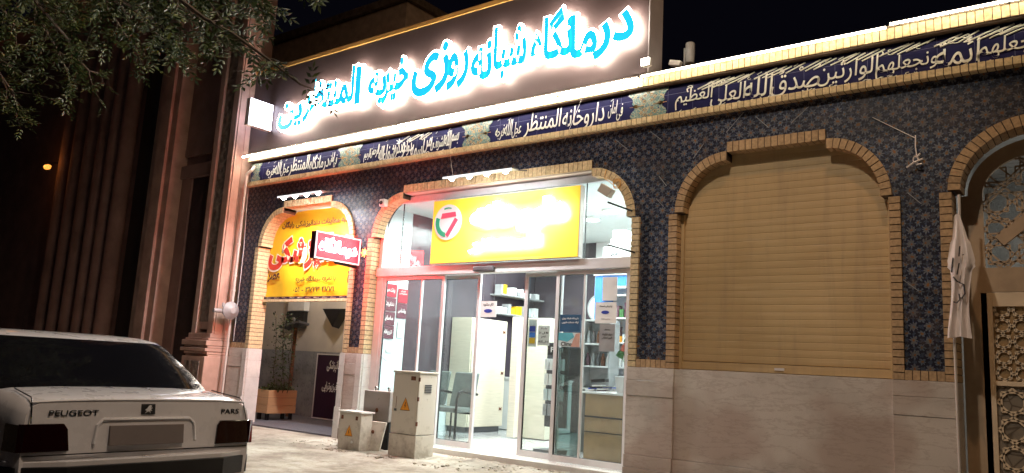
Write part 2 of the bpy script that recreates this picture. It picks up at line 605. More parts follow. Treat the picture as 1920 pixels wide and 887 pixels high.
TXT = {}
def text_geo(s, rtl=True, bold=.02, res=3):
    key = (s, rtl, bold, res)
    if key in TXT: return TXT[key]
    cu = bpy.data.curves.new('lettering', 'FONT')
    cu.body = shape(s) if rtl else s
    cu.resolution_u = res
    cu.offset = bold
    cu.extrude = .5
    ob = bpy.data.objects.new('lettering', cu)
    COL.objects.link(ob)
    bpy.context.view_layer.update()
    dg = bpy.context.evaluated_depsgraph_get()
    me = bpy.data.meshes.new_from_object(ob.evaluated_get(dg))
    vs = [tuple(v.co) for v in me.vertices]
    fs = [tuple(p.vertices) for p in me.polygons]
    bpy.data.objects.remove(ob); bpy.data.meshes.remove(me); bpy.data.curves.remove(cu)
    xs = [v[0] for v in vs] or [0]; ys = [v[1] for v in vs] or [0]
    x0, x1, y0, y1 = min(xs), max(xs), min(ys), max(ys)
    vs = [((x-x0)/max(x1-x0, 1e-6)-.5, (y-y0)/max(y1-y0, 1e-6)-.5, z) for x, y, z in vs]
    TXT[key] = (vs, fs, (x1-x0)/max(y1-y0, 1e-6))
    return TXT[key]
def put_text(mb, s, c, right, up, w=None, h=.1, thick=.004, rtl=True, bold=.02, warp=None, res=3):
    """c centre, right/up unit vectors; normal = right x up points to the reader"""
    vs, fs, asp = text_geo(s, rtl, bold, res)
    if w is None: w = h*asp
    c = Vector(c); right = Vector(right).normalized(); up = Vector(up).normalized()
    nrm = right.cross(up)
    out = []
    for x, y, z in vs:
        X, Y = x*w, y*h
        if warp: X, Y = warp(X, Y)
        out.append(c+right*X+up*Y+nrm*(z*thick+thick*.5))
    return mb.add(out, fs)
FR = ((1, 0, 0), (0, 0, 1))      # reads from the street (normal -y)
def ftext(mb, s, x, z, y, w=None, h=.1, **k):
    return put_text(mb, s, (x, y, z), FR[0], FR[1], w, h, **k)

# ------------------------------------------------------------------ ground
def gz(y):
    if y > -.5: return .10
    if y > -3.4: return .10-(-.5-y)/2.9*.10
    return 0.
def build_ground():
    mb = MB()
    xs = [-60, -40, -30, -25]+[-20+.25*i for i in range(0, 73)]+[0, 4, 10, 30, 60]
    ys = [-3.6, -3.5]+[-3.4+.2*i for i in range(15)]+[-.4, -.2, 0., .3, 2.6]
    xs = sorted(set(xs)); ys = sorted(set(ys))
    rnd = random.Random(3)
    nx = len(xs)
    vs = []
    for y in ys:
        for x in xs:
            j = rnd.uniform(-.012, .012) if -.5 > y > -3.3 else 0
            vs.append((x, y, gz(y)+j))
    fs = []
    for j in range(len(ys)-1):
        for i in range(nx-1):
            fs.append((j*nx+i, j*nx+i+1, (j+1)*nx+i+1, (j+1)*nx+i))
    mb.add(vs, fs)
    o = mb.build('pavement', M['ground'], smooth=True, kind='structure')
    mb = MB(); mb.box(-60, 60, -3.75, -3.6, -.2, .005)
    mb.build('kerb', M['conc'], kind='structure', bevel=.01)
    mb = MB(); mb.add([(-300, -200, -.09), (300, -200, -.09), (300, 200, -.09), (-300, 200, -.09)], [(0, 1, 2, 3)])
    mb.build('road', M['asphalt'], kind='structure')
build_ground()

# ------------------------------------------------------------------ the clinic building
B = thing('clinic_building', (-6, 0, 0), 'long single storey clinic and pharmacy frontage faced in navy flower tile, brick arches and stone', 'building')
XL, XR = -12.12, 3.2
YM = -.03
def arch(xl, xr, zb=1.335, zs=3.05, rx=.5, rz=.54, inset=.07, lint=True):
    """list of segments of (inner, outer) pairs along the ring and the opening outline"""
    al, ar = xl+inset, xr-inset
    segs = []
    segs.append(('jamb', [((xl, zb), (xl-.10, zb)), ((xl, zs), (xl-.10, zs))]))
    N = 12
    L = []
    for i in range(N+1):
        a = PI-PI/2*i/N
        cx, cz = al+rx, zs+.01
        L.append(((cx+math.cos(a)*rx, cz+math.sin(a)*rz), (cx+math.cos(a)*(rx+.10), cz+math.sin(a)*(rz+.10))))
    segs.append(('arc', L))
    zt = zs+.01+rz
    segs.append(('lintel', [((al+rx, zt+.09), (al+rx, zt+.20)), ((ar-rx, zt+.09), (ar-rx, zt+.20))]))
    Rr = []
    for i in range(N+1):
        a = PI/2-PI/2*i/N
        cx, cz = ar-rx, zs+.01
        Rr.append(((cx+math.cos(a)*rx, cz+math.sin(a)*rz), (cx+math.cos(a)*(rx+.10), cz+math.sin(a)*(rz+.10))))
    segs.append(('arc', Rr))
    segs.append(('jamb', [((xr, zs), (xr+.10, zs)), ((xr, zb), (xr+.10, zb))]))
    hole = []
    for k, pr in segs:
        for a, b in pr:
            hole.append(((a[0]+b[0])/2, (a[1]+b[1])/2))
    return segs, hole
def brick_ring(segs, y0, y1, name, mat, parent, course=.068):
    mb = MB(); mo = MB()
    rnd = random.Random(hash(name) % 97)
    for kind, pr in segs:
        # cumulative length on mid line
        mids = [Vector(((a[0]+b[0])/2, (a[1]+b[1])/2)) for a, b in pr]
        L = [0]
        for i in range(1, len(mids)): L.append(L[-1]+(mids[i]-mids[i-1]).length)
        n = max(1, round(L[-1]/course))
        def at(t):
            for i in range(1, len(L)):
                if t <= L[i]+1e-9:
                    k = (t-L[i-1])/max(1e-9, L[i]-L[i-1])
                    return tuple(Vector(pr[i-1][j]).lerp(Vector(pr[i][j]), k) for j in (0, 1))
            return tuple(Vector(p) for p in pr[-1])
        for i in range(n):
            t0 = L[-1]*(i+.07)/n; t1 = L[-1]*(i+.93)/n
            a0, b0 = at(t0); a1, b1 = at(t1)
            e = rnd.uniform(0, .005)
            mb.prism([tuple(a0), tuple(b0), tuple(b1), tuple(a1)], y0-e, y1)
        for i in range(1, len(pr)):
            q = [pr[i-1][0], pr[i-1][1], pr[i][1], pr[i][0]]
            cx = sum(p[0] for p in q)/4; cz = sum(p[1] for p in q)/4
            ia, ib = Vector(pr[i-1][0]).lerp(Vector(pr[i-1][1]), .05), Vector(pr[i-1][0]).lerp(Vector(pr[i-1][1]), .95)
            ic, id_ = Vector(pr[i][0]).lerp(Vector(pr[i][1]), .05), Vector(pr[i][0]).lerp(Vector(pr[i][1]), .95)
            mo.prism([tuple(ia), tuple(ib), tuple(id_), tuple(ic)], y0+.006, y1-.003)
    o = mb.build(name, mat, parent)
    mo.build('mortar', M['mortar'], o)
    return o
ARCH = {
    1: (-11.60, -9.24), 2: (-8.78, -4.42), 3: (-3.85, -1.67), 4: (-1.14, 1.60)}
SEG = {}; HOLE = {}
for k, (a, b) in ARCH.items():
    SEG[k], HOLE[k] = arch(a, b, rx=.5 if k != 4 else .62, rz=.54, inset=.07)
def tile_wall():
    cu = bpy.data.curves.new('w', 'CURVE')
    cu.dimensions = '2D'; cu.fill_mode = 'BOTH'; cu.extrude = .11
    def poly(pts):
        sp = cu.splines.new('POLY'); sp.points.add(len(pts)-1)
        for i, (x, z) in enumerate(pts): sp.points[i].co = (x, z, 0, 1)
        sp.use_cyclic_u = True
    outer = [(XL, 1.40)]
    for k in (1, 2, 3, 4):
        h = HOLE[k]
        outer.append((h[0][0], 1.40)); outer += h[1:-1]; outer.append((h[-1][0], 1.40))
    outer += [(XR, 1.40), (XR, 4.14), (XL, 4.14)]
    poly(outer)
    ob = bpy.data.objects.new('w', cu); COL.objects.link(ob)
    bpy.context.view_layer.update()
    me = bpy.data.meshes.new_from_object(ob.evaluated_get(bpy.context.evaluated_depsgraph_get()))
    mb = MB(); off = 0.11
    mb.add([(v.co.x, off-v.co.z, v.co.y) for v in me.vertices], [tuple(p.vertices) for p in me.polygons])
    bpy.data.objects.remove(ob)
    return mb.build('tile_wall', M['tile'], B)
tile_wall()
for k in (1, 2, 3, 4):
    brick_ring(SEG[k], YM, .14 if k in (2, 3) else .24, 'brick_arch', M['brick_pale'] if k < 3 else M['brick'], B)
# brick row at the foot of each tiled pier, then slabs below
piers = [(XL, -11.60), (-9.24, -8.78), (-4.42, -3.85), (-1.67, -1.14), (1.60, XR)]
for i, (a, b) in enumerate(piers):
    mb = MB()
    x0, x1 = a+(.10 if i else 0), b-(.10 if i < 4 else 0)
    n = max(1, round((x1-x0)/.066))
    for j in range(n):
        mb.box(x0+(x1-x0)*(j+.06)/n, x0+(x1-x0)*(j+.94)/n, -.03, .10, 1.338, 1.425)
    mb.build('brick_sill_course', M['brick'], B)
    mo = MB(); mo.box(x0, x1, -.022, .10, 1.337, 1.42); mo.build('mortar', M['mortar'], B)
    # slabs: two base steps and tall slabs with an open joint
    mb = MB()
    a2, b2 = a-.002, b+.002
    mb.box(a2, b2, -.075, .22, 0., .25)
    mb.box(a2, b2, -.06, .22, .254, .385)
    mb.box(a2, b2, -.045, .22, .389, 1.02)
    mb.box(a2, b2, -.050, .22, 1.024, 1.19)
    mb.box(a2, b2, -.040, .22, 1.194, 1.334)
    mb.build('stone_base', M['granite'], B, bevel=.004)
# pale marble returns beside the openings 1 and 2
for x, s in ((-11.60, 1), (-9.24, -1), (-8.78, 1), (-4.42, -1)):
    mb = MB()
    for z0, z1 in ((.1, .55), (.555, .86), (.865, 1.14), (1.145, 1.33)):
        mb.box(x, x+s*.012, -.02, .24, z0, z1)
        mb.box(x-s*.10, x+s*.012, -.062 if z0 > .3 else -.08, -.052, z0, z1) if x < -8 else None
    mb.build('marble_reveal', M['marble'], B)
# infill below the shutter
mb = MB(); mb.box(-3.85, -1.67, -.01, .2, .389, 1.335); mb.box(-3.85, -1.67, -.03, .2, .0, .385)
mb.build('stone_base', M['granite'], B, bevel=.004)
# brick band, frieze, cornice
mb = MB(); n = int((XR-XL)/.068)
rnd = random.Random(5)
for i in range(n):
    x = XL+(XR-XL)*i/n
    mb.box(x+.005, x+.063, -.10-rnd.uniform(0, .004), .2, 4.142, 4.212)
mb.build('brick_band', M['brick_pale'], B)
mb = MB(); mb.box(XL, XR, -.09, .2, 4.145, 4.208); mb.build('mortar', M['mortar'], B)
mb = MB()
mb.box(XL, XR, 0., .22, 4.212, 4.575)
fz = mb.build('frieze', M['navy'], B)
mb = MB()
for i in range(n):
    x = XL+(XR-XL)*i/n
    mb.box(x+.004, x+.064, -.085-rnd.uniform(0, .005), .22, 4.60, 4.715)
mb.build('cornice_bricks', M['brick_pale'], B)
mb = MB(); mb.box(XL, XR, -.072, .22, 4.585, 4.712); mb.build('mortar', M['mortar'], B)
mb = MB(); mb.box(XL, XR, -.095, .25, 4.718, 4.745); mb.build('cornice_cap', M['conc'], B)
# arabesque panels of the frieze with scalloped ends
def scallop(x0, x1, lob=.08):
    z0, z1 = 4.214, 4.573
    pts = []
    N = 10
    def side(xc, s):
        L = []
        for i in range(N+1):
            t = i/N
            z = z0+(z1-z0)*t
            d = lob*(1-abs(2*t-1))**1.0+.018*math.sin(t*PI*6)
            L.append((xc-s*d, z))
        return L
    L = side(x0, -1); Rr = side(x1, 1)
    return Rr+L[::-1]
for x0, x1 in ((XL+.01, -11.80), (-9.78, -9.22), (-7.16, -6.62), (-4.52, -4.0)):
    mb = MB(); mb.prism(scallop(x0, x1), -.008, .05)
    a = mb.build('arabesque_panel', M['arab'], fz)
    mb = MB()
    cx = (x0+x1)/2
    if x1-x0 > .35:
        for s in (-1, 1):
            for (dx, dz) in ((.05, .05), (.09, .09), (.04, .12), (0, .155)):
                p = [(cx+s*dx, -.011, 4.392+dz*k) for k in (1, -1)]
                for q in p:
                    mb.tube([(q[0]-.02, q[1], q[2]), (q[0], q[1]-.001, q[2]+.018), (q[0]+.02, q[1], q[2]), (q[0], q[1], q[2]-.018), (q[0]-.02, q[1], q[2])], .004, 4)
            for j in range(2):
                xx = cx+s*.16
                mb.prism([(xx-.035, 4.392), (xx, 4.365), (xx+.035, 4.392), (xx, 4.42)], -.013, -.006)
            mb.tube([(cx+s*.06, -.011, 4.392), (x1-.02 if s > 0 else x0+.02, -.011, 4.392)], .004, 4)
        mb.build('gold_tracery', M['gold'], fz)
# inscriptions
def frieze_line(words, x0, x1, thick_rows, seed, h=.27, dia=True, sweeps=0, bold=.012):
    mb = MB()
    rnd = random.Random(seed)
    tot = sum(text_geo(w, True, bold)[2] for w in words)
    x = x1
    W_ = (x1-x0)
    for i, w in enumerate(words):
        ww = W_*text_geo(w, True, bold)[2]/tot
        dz = thick_rows*((i % 2)-.5)
        ftext(mb, w, x-ww/2, (4.365 if sweeps else 4.388)+dz, -.004, w=ww*(1.04 if sweeps else .95), h=h*rnd.uniform(.92, 1.0), bold=bold, thick=.006,
              warp=lambda X, Y: (X+Y*.10, Y))
        x -= ww
    if sweeps:
        for q in range(int(W_*9)):
            xq = rnd.uniform(x0+.05, x1-.05); hq = rnd.uniform(.05, .11); zq = rnd.choice((4.50, 4.235))
            ftext(mb, rnd.choice(('و', 'م', 'ر', 'ح', 'ع', 'لا')), xq, zq, -.004, w=hq*.7, h=hq*.7, bold=.0, thick=.005)
    if dia:
        x = x0+.05
        while x < x1-.05:
            z = rnd.choice((4.53, 4.545, 4.24, 4.25))
            l = rnd.uniform(.015, .03)
            mb.tube([(x-l, -.006, z-.010), (x+l, -.006, z+.012)], .0045, 4)
            x += rnd.uniform(.1, .22)
    for k in range(sweeps):
        x = x0+.3+(x1-x0-.4)*(k+.5)/sweeps+rnd.uniform(-.05, .05)
        l = rnd.uniform(.08, .14)
        for d in (0, .05)[:rnd.choice((1, 2, 2))]:
            mb.tube([(x-l+d, -.007, 4.475-d*.3), (x+l+d, -.007, 4.555-d*.3)], .0075, 5)
    mb.build('inscription', M['script'], fz)
frieze_line(['درمانگاه', 'المنتظر'], -11.02, -9.98, .02, 1, .33, dia=False, bold=.0)
for q, (ws, a, b) in enumerate(((['عجل', 'الله', 'فرجه'], -11.66, -11.02), (['فی', 'امان'], -9.97, -9.80), (['الله', 'الرحمن', 'الرحیم'], -9.16, -8.72), (['بسم', 'الله', 'الشریف'], -7.70, -7.22),
                                (['عجل', 'الله', 'فرجه'], -6.56, -6.12), (['فی', 'امان'], -4.80, -4.60))):
    frieze_line(ws, a, b, .05, 20+q, .22, bold=-.004)
frieze_line(['یا', 'من', 'اسمه', 'دواء', 'و', 'ذکره', 'شفاء'], -8.72, -7.70, .04, 4, .28, sweeps=3, bold=.0)
frieze_line(['داروخانه', 'المنتظر'], -6.08, -4.84, .02, 5, .34, dia=False, bold=.0)
frieze_line(['ونجعلهم', 'ائمة', 'ونجعلهم', 'الوارثین', 'صدق', 'الله', 'العلی', 'العظیم'], -3.9, -.35, .04, 8, .25, sweeps=20, bold=.0)
frieze_line(['الارض', 'فی', 'استضعفوا', 'الذین'], -.3, 3.1, .04, 9, .25, sweeps=10, bold=.002)

# roller shutter
mb = MB()
pts = []
z = 1.43
P = .076
while z < 3.74:
    pts += [(.1255, z), (.1225, z+.004), (.121, z+.036), (.1225, z+.070), (.1255, z+.074)]
    z += P
vs = [(x, y, z) for x in (-3.86, -1.66) for y, z in pts]
nn = len(pts)
mb.add(vs, [(i, i+1, nn+i+1, nn+i) for i in range(nn-1)])
rs = mb.build('roller_shutter', M['shutter'], B, smooth=False)
for a, b in ((-3.85, -3.815), (-1.705, -1.67)):
    mb = MB(); mb.box(a, b, .085, .14, 1.34, 3.05); mb.build('guide_rail', M['shutter'], rs, bevel=.003)
mb = MB(); mb.box(-2.80, -2.70, .088, .10, 1.37, 1.395); mb.build('handle', M['alu'], rs)
mb = MB(); mb.box(-3.845, -1.675, .10, .15, 1.342, 1.425); mb.build('bottom_rail', M['shutter'], rs, bevel=.004)

# shopfront of the pharmacy
YG = .15
fr = MB()
fr.box(-8.775, -8.64, YG-.03, YG+.05, .17, 2.48)      # left frame
fr.box(-8.775, -8.71, YG-.02, YG+.04, 2.60, 3.66)
fr.box(-4.50, -4.425, YG-.03, YG+.05, .17, 2.48)
fr.box(-8.775, -4.425, YG-.02, YG+.04, 3.57, 3.66)
frame = fr.build('shopfront_frame', M['alu'], B, bevel=.004)
mb = MB(); mb.box(-8.775, -4.425, YG-.06, YG+.06, 2.48, 2.61)
mb.build('door_header', M['alu'], B, bevel=.005)
mb = MB(); mb.box(-6.85, -6.50, YG-.115, YG-.061, 2.50, 2.565)
tag(mb.build('door_sensor', M['dgrey'], bevel=.012), 'small dark motion sensor box on the header over the sliding doors', 'sensor')
mb = MB(); mb.box(-8.775, -4.425, -.06, .36, .02, .165); mb.build('threshold', M['marble'], B, bevel=.006)
# soffit/lining above transom (pinkish board under the lintel)
mb = MB(); mb.box(-8.2, -5.0, -.01, .14, 3.672, 3.688); mb.build('soffit_board', M['wallcream'], B)
def pane(x0, x1, z0, z1, y, mat, parent, name='glass_pane'):
    mb = MB(); mb.box(x0, x1, y-.004, y+.004, z0, z1)
    return mb.build(name, mat, parent)
for a, b in ((-8.705, -8.36), (-8.35, -7.66), (-7.65, -5.17), (-5.16, -4.43)):
    pane(a, b, 2.612, 3.568, YG+.012, M['glass'], B)
mb = MB(); mb.box(-8.358, -8.352, YG, YG+.02, 2.61, 3.57); mb.box(-5.168, -5.162, YG, YG+.02, 2.61, 3.57)
mb.build('glass_joint', M['alu_dark'], B)
def leaf(x0, x1, y, name, st=.05, z0=.175, z1=2.475, foot=.075, top=.05, mat='glass', mullion=None):
    mb = MB()
    mb.box(x0, x0+st, y-.02, y+.02, z0, z1)
    mb.box(x1-st, x1, y-.02, y+.02, z0, z1)
    mb.box(x0+st, x1-st, y-.02, y+.02, z0, z0+foot)
    mb.box(x0+st, x1-st, y-.02, y+.02, z1-top, z1)
    if mullion: mb.box(mullion-.012, mullion+.012, y-.018, y+.018, z0+foot, z1-top)
    o = mb.build(name, M['alu'], B, bevel=.003)
    mb = MB()
    g = .006
    for (a, b, c, d) in ((x0+st, x0+st+g, z0+foot, z1-top), (x1-st-g, x1-st, z0+foot, z1-top), (x0+st+g, x1-st-g, z1-top-g, z1-top), (x0+st+g, x1-st-g, z0+foot, z0+foot+g)):
        mb.box(a, b, y-.012, y+.012, c, d)
    mb.build('seal', M['alu_dark'], o)
    pane(x0+st, x1-st, z0+foot, z1-top, y+.002, M[mat], o, 'glass_pane')
    return o
leaf(-8.64, -7.42, YG, 'fixed_sidelight', mullion=-7.86)
leaf(-7.50, -6.83, YG+.07, 'sliding_door', st=.045)
leaf(-6.08, -5.50, YG+.07, 'sliding_door', st=.055)
leaf(-5.545, -4.50, YG, 'fixed_sidelight', mullion=-5.13)
pane(-5.48, -5.142, .26, 1.53, YG+.012, M['glass_tint'], B, 'frosted_film')
# interior shell of the pharmacy
x0, x1, y1, zc = -8.95, -4.30, 4.4, 3.62
mb = MB(); mb.box(-9.6, x1, .36, y1, .02, .168); mb.build('interior_floor', M['floor'], B)
mb = MB(); mb.box(x0-.7, x1+.1, .25, y1+.1, zc, zc+.1); mb.build('interior_ceiling', M['wallw'], B)
mb = MB(); mb.box(x1, x1+.1, .25, y1, .0, zc); mb.build('interior_wall', M['wallw'], B)
mb = MB(); mb.box(x0-.1, x0, .25, .95, .0, zc); mb.build('interior_wall', M['walltl'], B, label='pale teal wall beside the left sidelight')
mb = MB(); mb.box(x0-.11, x0-.01, .951, y1, 1.08, zc); mb.build('interior_wall', M['mauve'], B, label='dark glossy mauve wall')
mb = MB(); mb.box(x0-.11, x0, .951, y1, .0, 1.03); mb.box(x0-.11, x0+.03, .951, y1, 1.03, 1.08); mb.build('interior_wall', M['walltl'], B, label='pale lower wall with a ledge')
mb = MB(); mb.box(x0, -7.6, y1, y1+.1, .0, zc); mb.build('interior_wall', M['mauve'], B, label='mauve back wall')
mb = MB(); mb.box(-7.6, x1, y1, y1+.1, .0, zc); mb.build('interior_wall', M['wallw'], B, label='white back wall')
# entrance alcove behind the first arch
mb = MB(); mb.box(-14.2, -9.06, 2.0, 2.1, 1.36, 4.1); mb.build('alcove_wall', M['wallcream'], B)
mb = MB(); mb.box(-14.2, -9.06, 1.985, 2.1, .0, 1.355); mb.build('alcove_wainscot', pbr('grey_marble', (.30, .31, .34), .3, var=.35, scale=2.5), B)
mb = MB(); mb.box(-14.3, -14.2, .25, 2.0, .0, 4.1); mb.build('alcove_wall', M['wallcream'], B)
mb = MB(); mb.box(-14.2, -9.06, .25, 2.1, 4.0, 4.1); mb.build('alcove_ceiling', M['wallcream'], B)
mb = MB(); mb.box(-14.2, -9.07, -.03, 1.98, .03, .125); mb.build('alcove_floor', pbr('dark_grey_floor', (.12, .12, .14), .4, var=.2), B)
# roof and back of the building
mb = MB(); mb.box(XL, XR, .23, 8, 4.45, 4.7); mb.build('roof_slab', M['conc'], B)
for bx_ in ((-14.4, -9.07, 2.11, 2.3, 0, 4.4), (x1+.11, -1.3, .24, .5, 0, 4.4)):
    mb = MB(); mb.box(*bx_); mb.build('back_wall', M['wallcream'], B)

# gate in the last arch
G = MB()
yg = .26
def ring2(cx, cz, r0x, r0z, r1x, r1z, a0, a1, n, y0, y1, mb):
    for i in range(n):
        t0 = a0+(a1-a0)*i/n; t1 = a0+(a1-a0)*(i+1)/n
        mb.prism([(cx+math.cos(t0)*r0x, cz+math.sin(t0)*r0z), (cx+math.cos(t0)*r1x, cz+math.sin(t0)*r1z),
                  (cx+math.cos(t1)*r1x, cz+math.sin(t1)*r1z), (cx+math.cos(t1)*r0x, cz+math.sin(t1)*r0z)], y0, y1)
gx0, gx1 = -1.14, 1.60
gc = (gx0+gx1)/2
G.box(gx0+.01, gx0+.21, yg, yg+.05, .12, 3.06)
G.box(gx1-.21, gx1-.01, yg, yg+.05, .12, 3.06)
G.box(gx0+.21, gx1-.21, yg, yg+.05, 2.16, 2.38)
for s_, cxx in ((1, gx0+.69), (-1, gx1-.69)):
    ring2(cxx, 3.06, .48, .36, .60, .50, PI if s_ > 0 else 0, PI/2, 14, yg, yg+.05, G)
G.box(gx0+.69, gx1-.69, yg, yg+.05, 3.42, 3.56)
G.box(gc-.04, gc+.04, yg-.005, yg+.055, 2.38, 3.42)
for s_ in (-1, 1):
    G.obox((gc+s_*.62, yg+.025, 2.98), (.42, 0, -s_*.36), (0, .028, 0), (.032*s_, 0, .04))
gate = G.build('gate', M['gate'], B)
def star_lattice(mb, x0, x1, z0, z1, a, y, w=.012, cond=None):
    nx = int(math.ceil((x1-x0)/a)); nz = int(math.ceil((z1-z0)/a))
    for i in range(nx):
        for j in range(nz):
            cx, cz = x0+(i+.5)*a, z0+(j+.5)*a
            for rot in (0, PI/4):
                r = a*.5
                P4 = [(cx+r*math.cos(rot+k*PI/2+PI/4), cz+r*math.sin(rot+k*PI/2+PI/4)) for k in range(4)]
                for k in range(4):
                    p, q = Vector(P4[k]), Vector(P4[(k+1) % 4])
                    for m in range(3):
                        c0, c1 = p.lerp(q, m/3), p.lerp(q, (m+1)/3)
                        if all(x0-.01 <= c.x <= x1+.01 and z0-.01 <= c.y <= z1+.01 for c in (c0, c1)) and (cond is None or (cond(*c0) and cond(*c1))):
                            mid = (c0+c1)/2; d = (c1-c0)/2
                            nrm = Vector((-d.y, d.x)).normalized()*w/2
                            mb.obox((mid.x, y, mid.y), (d.x, 0, d.y), (0, .006, 0), (nrm.x, 0, nrm.y))
mb = MB()
star_lattice(mb, gx0+.20, gx1-.20, 2.38, 3.46, .24, yg+.02, .014, lambda x, z: z < 3.06 or (abs(x-gc) < .68 and z < 3.44) or ((abs(x-gc)-.68)/.5)**2+((z-3.06)/.4)**2 < 1)
star_lattice(mb, gx0+.20, gx1-.20, 2.38, 3.46, .37, yg+.026, .016, lambda x, z: z < 3.06 or (abs(x-gc) < .68 and z < 3.44) or ((abs(x-gc)-.68)/.5)**2+((z-3.06)/.4)**2 < 1)
mb.build('lattice', M['gate'], gate)
for (a, b) in ((gx0+.16, gc-.005), (gc+.005, gx1-.16)):
    mb = MB()
    mb.box(a, a+.09, yg, yg+.045, .13, 2.155); mb.box(b-.09, b, yg, yg+.045, .13, 2.155)
    mb.box(a+.09, b-.09, yg, yg+.045, 2.03, 2.155); mb.box(a+.09, b-.09, yg, yg+.045, .13, .35)
    mb.box(a+.09, b-.09, yg+.005, yg+.04, 1.33, 1.37)
    for xx in (a+.34, b-.34-.05): mb.box(xx, xx+.09, yg+.002, yg+.043, .35, 2.03)
    dl = mb.build('gate_leaf', M['gatecream'], gate, bevel=.003)
    mb = MB(); star_lattice(mb, a+.09, b-.09, 1.37, 2.03, .14, yg+.02, .014); star_lattice(mb, a+.09, b-.09, .35, 1.33, .24, yg+.02, .016)
    mb.build('lattice', M['gatecream'], dl)
    mb = MB(); mb.box(a+.09, b-.09, yg+.034, yg+.04, 1.37, 2.03); mb.build('interior_shade_sheet', M['tan'], dl)  # brown sheet added behind the lattice to stand for the unlit interior
    mb = MB(); mb.box(a+.09, b-.09, yg+.03, yg+.036, .35, 1.33)
    t = NT('pebbled_glass'); vo = t.n('ShaderNodeTexVoronoi', feature='DISTANCE_TO_EDGE'); t.t.links.new(t.coord(), vo.inputs['Vector']); vo.inputs['Scale'].default_value = 9
    t.base(t.ramp(vo.outputs[0], (.0, (.10, .08, .06)), (.08, (.24, .21, .17)), (1, (.27, .25, .21)))); t.rough(.35)
    mb.build('frosted_pane', t.m, dl)
    mb = MB(); mb.lathe((a+.05 if a > 0 else b-.05, yg-.03, 1.45), [(.012, .03), (.012, 0), (.02, -.01), (.014, -.03)], 'y', 12); mb.build('handle', M['chrome'], dl, smooth=True)
# lit hall behind the gate
mb = MB(); mb.box(-1.24, 3.1, 3.4, 3.5, 0, 4.3); mb.box(-1.3, -1.22, .5, 3.5, 0, 4.3); mb.box(3.1, 3.2, .3, 3.5, 0, 4.3)
mb.build('hall_wall', pbr('hall_grey_paint', (.42, .42, .40), .6), B)
mb = MB()
for i in range(30): mb.box(-1.22, 3.1, .30+i*.105, .39+i*.105, 3.95, 3.97)
mb.box(-1.22, 3.1, .25, 3.5, 4.0, 4.05)
mb.build('slatted_ceiling', M['white'], B)
mb = MB(); mb.box(-1.2, 3.1, .3, 3.4, .02, .12); mb.build('hall_floor', M['floor'], B)

# ------------------------------------------------------------------ rooftop sign panel
RS = thing('fascia_sign', (-8.3, 0, 4.75), 'huge brown fascia board with glowing cyan halo lit lettering along the roof edge', 'sign')
mb = MB(); mb.box(-12.28, -4.28, -.02, .30, 4.755, 6.24); mb.build('fascia_board', M['panel'], RS, bevel=.004)
mb = MB(); mb.box(-4.279, -4.262, -.018, .32, 4.755, 6.28); mb.build('side_return', M['panel_side'], RS)
mb = MB(); mb.box(-12.29, -4.26, -.035, .32, 6.242, 6.315); mb.build('top_trim', M['gold_trim'], RS, bevel=.006)
M['cyan'] = emis('cyan_letter_face', (.02, .56, .95), 1.05, base=(.0, .35, .6))
M['halo'] = emis('halo_letter_edge', (1, .84, .68), 30)
for s, xa, xb, za, zb in (('در', -4.97, -4.42, 5.05, 5.60), ('ما', -5.32, -4.93, 5.13, 5.70), ('نگاه', -5.92, -5.30, 5.20, 5.86),
                          ('شبا', -6.56, -6.02, 5.08, 5.82), ('نه', -6.95, -6.60, 5.13, 5.66),
                          ('رو', -7.40, -7.02, 5.08, 5.62), ('زی', -8.10, -7.38, 5.08, 5.82),
                          ('خیر', -8.72, -8.20, 5.08, 5.76), ('یه', -9.05, -8.66, 5.12, 5.62),
                          ('ا', -9.36, -9.24, 5.20, 5.80), ('لمنتظر', -10.62, -9.40, 5.08, 5.84), ('ین', -11.28, -10.66, 5.04, 5.48)):
    mb = MB(); ftext(mb, s, (xa+xb)/2, (za+zb)/2, -.078, w=(xb-xa)+.09, h=(zb-za)+.09, bold=.08, thick=.05)
    hl = mb.build('channel_letter', M['halo'], RS)
    mb = MB(); ftext(mb, s, (xa+xb)/2, (za+zb)/2, -.13, w=xb-xa+.03, h=zb-za+.03, bold=.034, thick=.012)
    mb.build('letter_face', M['cyan'], hl)

# led tubes on the cornice
M['led'] = emis('led_tube_white', (1, .90, .74), 95)
M['led_r'] = emis('led_tube_warm', (1, .84, .58), 36)
for (a, b, nm, lb, z) in ((-12.1, -8.3, 'led', 'bright led tube along the cornice left of the crooked joint', 4.742), (-8.25, -4.3, 'led', 'bright led tube along the cornice under the right half of the sign board', 4.75),
                       (-4.25, -1.62, 'led_r', 'bright led tube on the cornice between the sign board and the raised joint', 4.765), (-1.58, 3.1, 'led_r', 'bright led tube running off the right edge of the cornice', 4.79)):
    L_ = thing('led_tube', ((a+b)/2, -.16, z), lb, 'led light', 'led tubes along the cornice')
    mb = MB(); mb.tube([(a, -.21, z-.09), (b, -.21, z-.09)], .012, 8); mb.build('diffuser', M[nm], L_)
    mb = MB(); mb.box(a-.02, b+.02, -.222, -.198, z-.076, z-.070)
    for q in range(int((b-a)/.9)+1): mb.box(a+.05+.9*q, a+.07+.9*q, -.198, -.096, z-.076, z-.070); mb.build('channel', M['alu'], L_)
for x in (-12.0, -8.27): pass

# corner floodlight beside the sign
FLD = thing('floodlight', (-4.2, -.14, 4.8), 'small glaring floodlight at the right foot of the sign board', 'floodlight')
mb = MB(); mb.box(-4.27, -4.15, -.20, -.14, 4.80, 4.90); mb.build('housing', M['alu'], FLD, bevel=.008)
mb = MB(); mb.box(-4.26, -4.16, -.206, -.202, 4.81, 4.89); mb.build('lens', emis('flood_lens', (1, .95, .8), 60), FLD)
